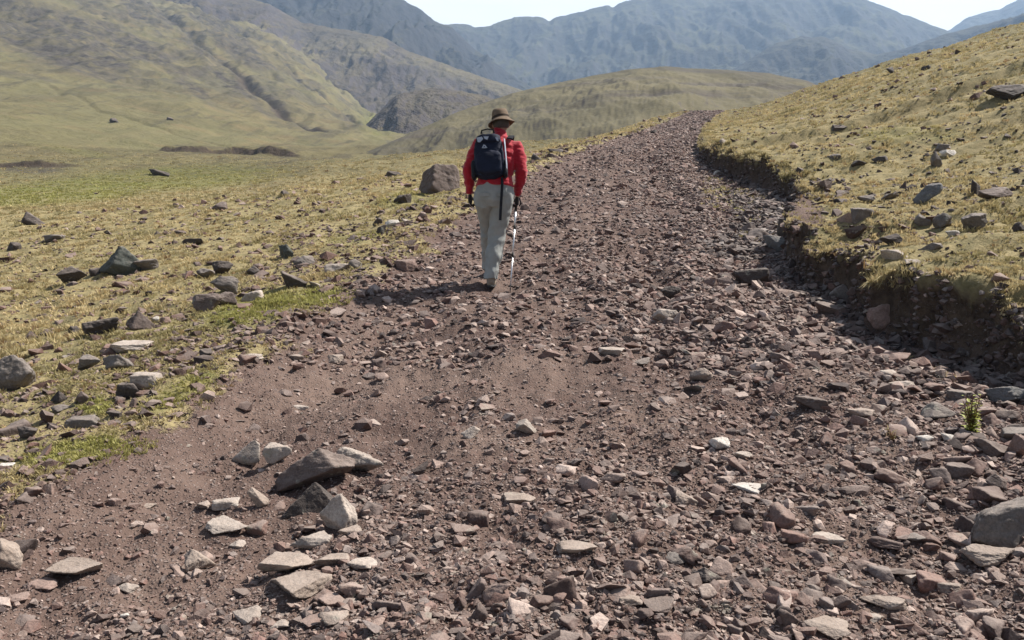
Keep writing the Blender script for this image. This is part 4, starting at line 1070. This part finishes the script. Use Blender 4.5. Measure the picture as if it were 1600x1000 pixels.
def hand(bm, w, down, side, curl=0.6, sc=1.0):
    """palm, four separate curled fingers and a thumb, hanging from wrist w; side=+1 right hand"""
    w = Vector(w); d = Vector(down).normalized(); fwd = Vector((0, 1, 0)); fwd = (fwd - d*fwd.dot(d)).normalized(); out = d.cross(fwd)*side
    # palm faces the thigh: its width runs fore and aft
    pts = [(*(w + d*t), 0.014+0.006*k, 0.022+0.014*k) for t, k in ((-0.03, 0.3), (0.0, 0.3), (0.03, 0.8), (0.065, 1.0), (0.09, 0.85))]
    ring_tube(bm, pts, 14)
    for k, (off, ln) in enumerate(((0.030, 0.066), (0.011, 0.076), (-0.009, 0.071), (-0.028, 0.056))):
        p = w + d*0.082 + fwd*off; inward = -out*1.0 if True else out
        dirn = d.copy(); seq = [(*p, 0.0095, 0.0095)]
        for j, f in enumerate((0.45, 0.32, 0.26)):
            ang = curl*(0.55+0.45*j) + 0.08*k
            dirn = (d*math.cos(ang*(j+1)) + inward*math.sin(ang*(j+1))).normalized()
            p = p + dirn*ln*f; seq.append((*p, 0.0088-0.0012*j, 0.0088-0.0012*j))
        ring_tube(bm, seq, 10)
    p = w + d*0.028 + fwd*0.028
    q = p + (d*0.6 + fwd*0.55 - out*0.5).normalized()*0.036; r_ = q + (d*0.8 + fwd*0.05 - out*0.7).normalized()*0.030
    ring_tube(bm, [(*p, 0.012, 0.012), (*q, 0.0105, 0.0105), (*r_, 0.0085, 0.0085)], 10)

def build_body():
    bm = bmesh.new()
    # trunk
    ring_tube(bm, [(0.035, 0.0, 0.84, .13, .10), (0.035, 0.0, 0.93, .155, .115), (0.045, .03, 1.06, .14, .10), (0.06, .06, 1.18, .155, .11), (0.075, .09, 1.32, .175, .115), (0.08, .11, 1.40, .14, .095), (.085, .14, 1.455, .06, .06)], 24)
    ring_tube(bm, [(.083, .125, 1.42, .062, .062), (.09, .155, 1.49, .055, .058), (.098, .18, 1.54, .055, .06)], 18)
    # head: skull, jaw, nose, ears, brow
    ell(bm, (.10, .185, 1.605), (.074, .092, .098)); ell(bm, (.10, .222, 1.555), (.056, .062, .062)); ell(bm, (.10, .283, 1.575), (.011, .018, .020), (-25, 0, 0), 12)
    ell(bm, (.10, .262, 1.605), (.05, .02, .012), seg=12); ell(bm, (.10, .268, 1.535), (.022, .012, .009), seg=12)
    for s in (-1, 1):
        ell(bm, (.10+s*.076, .185, 1.585), (.009, .017, .030), (0, 0, s*20), 12); ell(bm, (.10+s*.028, .262, 1.592), (.013, .010, .009), seg=12)
    for a, b, c, sd in (('sL', 'eL', 'wL', -1), ('sR', 'eR', 'wR', 1)):
        A, Bv, Cv = Vector(J[a]), Vector(J[b]), Vector(J[c])
        inn = Vector((A.x - sd*0.10, A.y+0.01, A.z+0.0))
        ring_tube(bm, [(*inn, .055, .055), (*A, .058, .06), (*A.lerp(Bv, .35), .050, .052), (*A.lerp(Bv, .8), .041, .043), (*Bv, .039, .041), (*Bv.lerp(Cv, .25), .040, .041), (*Bv.lerp(Cv, .7), .030, .032), (*Cv, .024, .028)], 16)
        hand(bm, Cv, (Cv-Bv).normalized()*0.6 + Vector((0, 0.0, -1))*0.7, sd, 0.75 if sd > 0 else 0.45)
    for h, k, a in (('hL', 'kL', 'aL'), ('hR', 'kR', 'aR')):
        A, Bv, Cv = Vector(J[h]), Vector(J[k]), Vector(J[a])
        ring_tube(bm, [(A.x, A.y, A.z+.04, .085, .09), (*A, .088, .09), (*A.lerp(Bv, .5), .074, .076), (*Bv, .055, .057), (*Bv.lerp(Cv, .3), .056, .058), (*Bv.lerp(Cv, .75), .038, .04), (*Cv, .034, .038)], 18)
        ring_tube(bm, [(Cv.x, Cv.y-.04, Cv.z-.045, .03, .03), (Cv.x, Cv.y+.04, Cv.z-.05, .04, .033), (Cv.x, Cv.y+.15, Cv.z-.065, .035, .02)], 14)
    return bm
person = fused('person', build_body(), M_SKIN, 0.0062, None, 2)
person.location = HP; HS = 1.036; person.scale = (HS, HS, HS)
tag(person, 'hiker seen from behind in red jacket, grey-green trousers and brim hat, walking up the track', 'person')

def jacket():
    bm = bmesh.new()
    ring_tube(bm, [(.042, .0, .985, .185, .140), (.043, .005, 1.02, .182, .138), (.045, .03, 1.08, .165, .130), (.058, .06, 1.18, .178, .138), (.073, .09, 1.30, .20, .142), (.08, .105, 1.375, .182, .128), (.084, .125, 1.43, .115, .095), (.088, .145, 1.465, .082, .078), (.094, .158, 1.51, .074, .072), (.097, .164, 1.528, .070, .070)], 30)
    for a, b, c, sd in (('sL', 'eL', 'wL', -1), ('sR', 'eR', 'wR', 1)):
        A, Bv, Cv = Vector(J[a]), Vector(J[b]), Vector(J[c])
        inn = Vector((A.x - sd*0.09, A.y+0.01, A.z+0.005))
        ring_tube(bm, [(*inn, .066, .072), (A.x, A.y, A.z, .066, .074), (*A.lerp(Bv, .35), .068, .072), (*A.lerp(Bv, .8), .060, .064), (*Bv, .058, .062), (*Bv.lerp(Cv, .3), .056, .060), (*Bv.lerp(Cv, .75), .046, .050), (*Bv.lerp(Cv, .97), .040, .044)], 20)
    def wr(co):
        out = np.empty(len(co))
        for i, p in enumerate(co):
            out[i] = 0.010*mnoise.fractal(Vector((p[0]*9, p[1]*9, p[2]*16)), 1, 2, 3) + 0.007*mnoise.fractal(Vector((p[0]*14+p[2]*12, p[1]*8, p[2]*22)), 1, 2, 2)
        return out
    return fused('jacket', bm, M_RED, 0.0085, person, 4, wr)
jacket()
def trousers():
    bm = bmesh.new()
    ring_tube(bm, [(.035, .0, .80, .15, .11), (.036, -.005, .86, .190, .135), (.038, -.005, .93, .188, .138), (.042, .0, 1.0, .165, .125), (.043, .0, 1.03, .158, .12)], 28)
    def leg(h, k, a, wd, flare):
        A, Bv, Cv = Vector(J[h]), Vector(J[k]), Vector(J[a])
        ring_tube(bm, [(A.x, A.y, A.z+.02, .105, .118), (A.x, A.y, A.z-.06, .108, .118), (*A.lerp(Bv, .45), .098, .106), (*A.lerp(Bv, .85), .084, .092), (*Bv, .081, .09), (*Bv.lerp(Cv, .3), .078, .088), (*Bv.lerp(Cv, .7), .070, .08), (*Bv.lerp(Cv, .96), .068+flare, .080), (Cv.x, Cv.y, Cv.z-.015, .070+flare, .082)], 22)
    leg('hL', 'kL', 'aL', 1, 0); leg('hR', 'kR', 'aR', 1, 0.004)
    def wr(co):
        out = np.empty(len(co))
        for i, p in enumerate(co):
            low = max(0.0, min(1.0, (0.95-p[2])/0.5))
            out[i] = 0.016*mnoise.fractal(Vector((p[0]*7, p[1]*7, p[2]*4)), 1, 2, 3) + (0.004+0.009*low)*mnoise.fractal(Vector((p[0]*9+p[2]*5, p[1]*9, p[2]*11-p[0]*6)), 1, 2, 2)
        return out
    return fused('trousers', bm, M_TROUSER, 0.0085, person, 4, wr)
trs = trousers()
# back pocket flaps
for sx in (-0.055, 0.115):
    bm = bmesh.new()
    bmesh.ops.create_cube(bm, size=1, matrix=Matrix.Translation((sx, -0.140, 0.905)) @ Matrix.Diagonal((.095, .012, .032, 1)))
    bmesh.ops.bevel(bm, geom=bm.edges[:], offset=0.004, segments=2)
    solid('pocket_flap', bm, M_TROUSER, trs)
for a, sd in (('aL', -1), ('aR', 1)):
    A = Vector(J[a]); g = A.z-0.095
    bm = bmesh.new()
    ring_tube(bm, [(A.x, A.y-.055, g+.045, .036, .03), (A.x, A.y-.02, g+.05, .043, .042), (A.x, A.y+.06, g+.052, .046, .040), (A.x, A.y+.14, g+.045, .050, .030), (A.x, A.y+.20, g+.038, .036, .020)], 18)
    ring_tube(bm, [(A.x, A.y-.01, g+.05, .046, .056), (A.x, A.y-.005, g+.10, .044, .052), (A.x, A.y, g+.135, .043, .05)], 18)
    b = fused('boot', bm, M_BOOT, 0.006, person, 2)
    bm = bmesh.new()
    ring_tube(bm, [(A.x, A.y-.085, g+.013, .020, .012), (A.x, A.y-.07, g+.014, .036, .016), (A.x, A.y+.0, g+.014, .040, .016), (A.x, A.y+.07, g+.014, .045, .015), (A.x, A.y+.15, g+.014, .050, .014), (A.x, A.y+.21, g+.018, .034, .012)], 18)
    solid('sole', bm, M_SOLE, b, True)
for c, sd in (('L', -1), ('R', 1)):
    bm = bmesh.new(); Cv, Bv = Vector(J['w'+c]), Vector(J['e'+c])
    hand(bm, Cv, (Cv-Bv).normalized()*0.6 + Vector((0, 0.0, -1))*0.7, sd, 0.75 if sd > 0 else 0.45)
    def grow(co): return np.full(len(co), 0.0016)
    fused('glove', bm, M_GLOVE, 0.0035, person, 1, grow)
# hair under the hat, at the nape
bm = bmesh.new(); ell(bm, (.10, .172, 1.603), (.080, .096, .092), seg=28)
for v in bm.verts:
    if v.co.y > 0.235: v.co.y = 0.235
    if v.co.z < 1.555: v.co.z = 1.555
solid('hair', bm, M_HAIR, person, True)
# brim hat, tipped down to the left
bm = bmesh.new(); seg = 48
prof = [(0.012, 0.118), (0.05, 0.114), (0.078, 0.100), (0.090, 0.070), (0.094, 0.030), (0.098, 0.012), (0.105, 0.004), (0.122, -0.012), (0.146, -0.032), (0.148, -0.036), (0.143, -0.037), (0.118, -0.018), (0.100, -0.004), (0.090, 0.004), (0.086, 0.03)]
rings = []
for r_, z_ in prof:
    ring = []
    for k in range(seg):
        a = 2*math.pi*k/seg
        wob = 0.010*math.sin(2*a+0.6)*(r_ > 0.11) + 0.006*math.sin(3*a)*(r_ > 0.11) + 0.006*math.sin(2*a+1)*(z_ > 0.09)
        ring.append(bm.verts.new((r_*0.90*math.cos(a), r_*1.08*math.sin(a), z_+wob)))
    rings.append(ring)
bm.faces.new(rings[0])
for a, b in zip(rings[:-1], rings[1:]):
    for k in range(seg): bm.faces.new((a[k], b[k], b[(k+1) % seg], a[(k+1) % seg]))
bmesh.ops.transform(bm, matrix=Matrix.Translation((.10, .175, 1.628)) @ Euler((R(-13), R(-9), 0)).to_matrix().to_4x4(), verts=bm.verts)
hat = solid('sun_hat', bm, M_HAT, person, True)
bm = bmesh.new()
rr = []
for z_ in (0.010, 0.034):
    rr.append([bm.verts.new((0.0985*0.90*math.cos(2*math.pi*k/seg), 0.0985*1.08*math.sin(2*math.pi*k/seg), z_)) for k in range(seg)])
for k in range(seg): bm.faces.new((rr[0][k], rr[0][(k+1) % seg], rr[1][(k+1) % seg], rr[1][k]))
bmesh.ops.transform(bm, matrix=Matrix.Translation((.10, .175, 1.628)) @ Euler((R(-13), R(-9), 0)).to_matrix().to_4x4(), verts=bm.verts)
solid('hat_band', bm, M_HATBAND, hat, True)

# ---- the day pack on the hiker's back
pack = bpy.data.objects.new('backpack', None); COL.objects.link(pack); pack.location = HP; pack.scale = (HS, HS, HS)
tag(pack, 'small navy backpack worn on the back of the hiker in red', 'backpack')
LEAN = Euler((R(-15), R(-3), 0)).to_matrix().to_4x4()
PM = Matrix.Translation((-0.012, -0.075, 1.26)) @ LEAN
def pack_shape(cx, cy, cz, w, d, h, taper=0.86, n=9, seg=32, pw=3.2):
    bm = bmesh.new(); rings = []
    for i in range(n+5):
        t = i/(n+4); z = -h/2 + h*t
        e = (1-abs(2*t-1)**5)**(1/2.4) if 0 < t < 1 else 0.0
        e = max(e, 0.32); tp = 1 + (taper-1)*t
        rings.append([bm.verts.new((cx + (w/2)*e*tp*np.sign(math.cos(a))*abs(math.cos(a))**(2/pw), cy + (d/2)*e*(1.06-0.25*t)*np.sign(math.sin(a))*abs(math.sin(a))**(2/pw), cz+z)) for a in [2*math.pi*k/seg for k in range(seg)]])
    for a, b in zip(rings[:-1], rings[1:]):
        for k in range(seg): bm.faces.new((a[k], a[(k+1) % seg], b[(k+1) % seg], b[k]))
    bm.faces.new(rings[0][::-1]); bm.faces.new(rings[-1])
    return bm
def crumple(amp):
    def wr(co): return np.array([amp*mnoise.fractal(Vector((p[0]*11, p[1]*11, p[2]*13)), 1, 2, 3) for p in co])
    return wr
def add_pack(name, bm, mat, vox=0.006, sm=3, amp=0.008, parent=pack):
    bmesh.ops.transform(bm, matrix=PM, verts=bm.verts)
    return fused(name, bm, mat, vox, parent, sm, crumple(amp))
add_pack('main_pocket', pack_shape(0, 0, 0, .315, .175, .440, .82), M_NAVY)
fp = add_pack('front_pocket', pack_shape(0, -.088, -.075, .255, .075, .235, .90), M_NAVY, amp=0.006)
add_pack('lid_pocket', pack_shape(0.0, -.03, .165, .25, .15, .095, .90), M_NAVY, amp=0.006)
for sx in (-1, 1):
    add_pack('side_pocket', pack_shape(sx*.150, -.005, -.12, .05, .11, .19, .95), M_NAVY2, amp=0.005)
def strip(pts, w, th, mat, name, parent, mx=None, nrm=(0, -1, 0)):
    bm = bmesh.new(); P = [Vector(p) for p in pts]; rows = []
    for i in range(len(P)):
        d = (P[min(i+1, len(P)-1)] - P[max(i-1, 0)]).normalized(); n = Vector(nrm); n = (n - d*n.dot(d)).normalized(); s = d.cross(n)
        rows.append([bm.verts.new(P[i] + s*a*w/2 + n*b*th/2) for a, b in ((-1, -1), (1, -1), (1, 1), (-1, 1))])
    for a, b in zip(rows[:-1], rows[1:]):
        for k in range(4): bm.faces.new((a[k], a[(k+1) % 4], b[(k+1) % 4], b[k]))
    bm.faces.new(rows[0][::-1]); bm.faces.new(rows[-1])
    if mx is not None: bmesh.ops.transform(bm, matrix=mx, verts=bm.verts)
    return solid(name, bm, mat, parent)
# shoulder straps over both shoulders and down the chest
for sx, sh in ((-1, -0.055), (1, 0.205)):
    strip([(sh*0.9+(-.0), -.03, 1.44), (sh, .03, 1.475 if sx < 0 else 1.468), (sh, .10, 1.482 if sx < 0 else 1.475), (sh*0.98, .18, 1.44), (sh*0.96+.01*sx, .235, 1.36), (sh*0.95+.015*sx, .245, 1.25), (sh*1.0+.06*sx, .20, 1.12)], .055, .012, M_NAVY2, 'shoulder_strap', pack, nrm=(0, -.3, 1))
strip([(.155, -.02, .17), (.158, -.06, .10), (.162, -.062, 0), (.165, -.055, -.10), (.162, -.03, -.19)], .018, .006, M_PALE, 'side_piping', pack, PM, (1, -.6, 0))
strip([(-.06, -.045, .222), (-.055, -.07, .245), (.0, -.075, .255), (.055, -.07, .245), (.06, -.045, .222)], .020, .006, M_NAVY2, 'grab_handle', pack, PM, (0, 0, 1))
strip([(.125, -.06, -.19), (.128, -.085, -.26), (.120, -.09, -.38), (.112, -.085, -.50), (.108, -.08, -.60)], .026, .004, M_NAVY2, 'hanging_strap', pack, PM @ LEAN.inverted(), (0, -1, 0))
# pale patches and the small triangular emblem on the lid
def patch(pts, mat, name, parent, y, th=0.004):
    bm = bmesh.new()
    f = bm.faces.new([bm.verts.new((x, y, z)) for x, z in pts])
    e = bmesh.ops.extrude_face_region(bm, geom=[f]); bmesh.ops.translate(bm, vec=(0, -th, 0), verts=[v for v in e['geom'] if isinstance(v, bmesh.types.BMVert)])
    bmesh.ops.transform(bm, matrix=PM, verts=bm.verts); return solid(name, bm, mat, parent)
patch([(-.105, .165), (-.055, .172), (-.045, .150), (-.075, .118), (-.098, .122)], M_PALE, 'reflective_patch', pack, -.100)
patch([(-.040, .172), (.010, .170), (-.006, .138), (-.030, .150)], M_PALE, 'reflective_patch', pack, -.104)
patch([(.070, .160), (.098, .152), (.102, .118), (.085, .126)], M_PALE, 'reflective_patch', pack, -.098)
for a in ([(-.062, .062), (-.048, .062), (-.036, .092), (-.044, .098)], [(-.032, .095), (-.040, .088), (-.024, .062), (-.008, .062)], [(-.048, .060), (-.022, .060), (-.026, .070), (-.044, .070)]):
    patch(a, M_PALE, 'emblem', pack, -.094)

# ---- trekking pole in the right hand
wR = Vector(J['wR']); grip = Vector((wR.x-0.012, wR.y+0.035, wR.z-0.085))*HS
tip_xy = hit(797, 457); tip = Vector((tip_xy.x-HP.x, tip_xy.y-HP.y, gz(tip_xy.x, tip_xy.y)-HP.z-0.01))
pole = bpy.data.objects.new('trekking_pole', None); COL.objects.link(pole); pole.location = HP + tip
tag(pole, 'thin silver trekking pole held in the right hand of the hiker', 'trekking pole')
ax = (grip - tip).normalized(); L = (grip - tip).length
def pole_piece(name, a, b, r0, r1, mat, seg=14, parent=pole):
    bm = bmesh.new(); q = ax.to_track_quat('Z', 'Y').to_matrix().to_4x4()
    bmesh.ops.create_cone(bm, cap_ends=True, segments=seg, radius1=r0, radius2=r1, depth=(b-a), matrix=q @ Matrix.Translation((0, 0, (a+b)/2)))
    return solid(name, bm, mat, parent, True)
pole_piece('tip', 0.0, 0.05, 0.003, 0.006, M_SOLE)
pole_piece('lower_shaft', 0.05, L*0.42, 0.0075, 0.0075, M_POLE)
pole_piece('basket', 0.065, 0.072, 0.028, 0.026, M_SOLE)
pole_piece('collar', L*0.42-0.02, L*0.42+0.025, 0.011, 0.011, M_SOLE)
pole_piece('middle_shaft', L*0.42, L*0.74, 0.009, 0.009, M_POLE)
pole_piece('collar', L*0.74-0.02, L*0.74+0.02, 0.0125, 0.0125, M_SOLE)
pole_piece('upper_shaft', L*0.74, L-0.07, 0.0105, 0.0105, M_POLE)
pole_piece('grip', L-0.075, L+0.055, 0.013, 0.016, M_CORK)
pole_piece('knob', L+0.055, L+0.072, 0.018, 0.010, M_CORK)
strip([tuple(ax*(L+0.05)), tuple(ax*(L+0.05)+Vector((0.03, -0.02, 0.02))), tuple(ax*(L+0.05)+Vector((0.045, -0.02, -0.03))), tuple(ax*(L-0.02)+Vector((0.035, -0.01, 0.0)))], .016, .002, M_NAVY2, 'wrist_strap', pole)

# ------------------------------------------------------------------ small plants among the stones
def leaf_plant(px, py, hpx, label, n, c1, c2, red=False, seed=1, spread=0.5):
    P = hit(px, py); H = hpx*P.y/FPX; r = random.Random(seed)
    root = bpy.data.objects.new('leafy_plant', None); COL.objects.link(root); root.location = P; tag(root, label, 'plant')
    m1 = simple_mat('plant_leaf', c1, 0.6, c2, 60); m2 = simple_mat('plant_stem', (.16, .05, .03), 0.7, (.12, .07, .03), 60)
    bs = bmesh.new(); bl = bmesh.new()
    for i in range(n):
        a = r.uniform(0, 6.28); top = Vector((math.cos(a)*spread*H*r.uniform(.1, .6), math.sin(a)*spread*H*r.uniform(.1, .6), H*r.uniform(.45, 1.0)))
        pts = [Vector((0, 0, -0.01)), top*0.4 + Vector((0, 0, H*.08)), top]
        ring_tube(bs, [(*p, 0.0022, 0.0022) for p in pts], 5)
        for k in range(9):
            t = 0.15 + 0.85*k/8; p = pts[0].lerp(pts[1], min(t*2, 1)) if t < .5 else pts[1].lerp(pts[2], (t-.5)*2)
            b = r.uniform(0, 6.28); ln = H*r.uniform(.13, .24)*(1.15-t*.5); d = Vector((math.cos(b), math.sin(b), r.uniform(-.1, .7))).normalized(); s = d.cross(Vector((0, 0, 1))).normalized()*ln*.30
            q = [p, p+d*ln*.45+s+Vector((0, 0, ln*.08)), p+d*ln, p+d*ln*.45-s+Vector((0, 0, ln*.08))]
            bl.faces.new([bl.verts.new(v) for v in q])
    solid('stem', bs, m2, root, True); o = solid('leaves', bl, m1, root)
    return root
leaf_plant(1516, 680, 66, 'bright green leafy plant with a reddish top among stones under the bank', 20, (.24, .27, .04), (.33, .33, .06), seed=4, spread=.42)
leaf_plant(1395, 690, 20, 'small pale olive plant low among the stones left of the bright green one', 12, (.17, .17, .055), (.24, .21, .08), seed=9, spread=1.0)
# ------------------------------------------------------------------ haze
def box_mesh(name, a, b):
    bm = bmesh.new(); bmesh.ops.create_cube(bm, size=1)
    for v in bm.verts: v.co = Vector([(a[i]+b[i])/2 + v.co[i]*(b[i]-a[i]) for i in range(3)])
    me = bpy.data.meshes.new(name); bm.to_mesh(me); bm.free()
    o = bpy.data.objects.new(name, me); COL.objects.link(o); return o
zmax = max(max(v[2] for v in o.bound_box) for o in COL.objects if o.type == 'MESH')
zmin = min(min(v[2] for v in o.bound_box) for o in COL.objects if o.type == 'MESH')
hz = box_mesh('haze', (-5200, -60, zmin-1), (5200, 3900, zmax+20))
tag(hz, kind='stuff'); hz['label'] = 'pale blue haze filling the valley'; hz['category'] = 'haze'
hm = bpy.data.materials.new('haze_air'); hm.use_nodes = True; ht = hm.node_tree
for n in list(ht.nodes): ht.nodes.remove(n)
ho = ht.nodes.new('ShaderNodeOutputMaterial'); hv = ht.nodes.new('ShaderNodeVolumePrincipled')
hv.inputs['Color'].default_value = (0.52, 0.72, 1.0, 1); hv.inputs['Density'].default_value = 0.00016; hv.inputs['Anisotropy'].default_value = 0.2
ht.links.new(hv.outputs[0], ho.inputs['Volume']); hz.data.materials.append(hm)
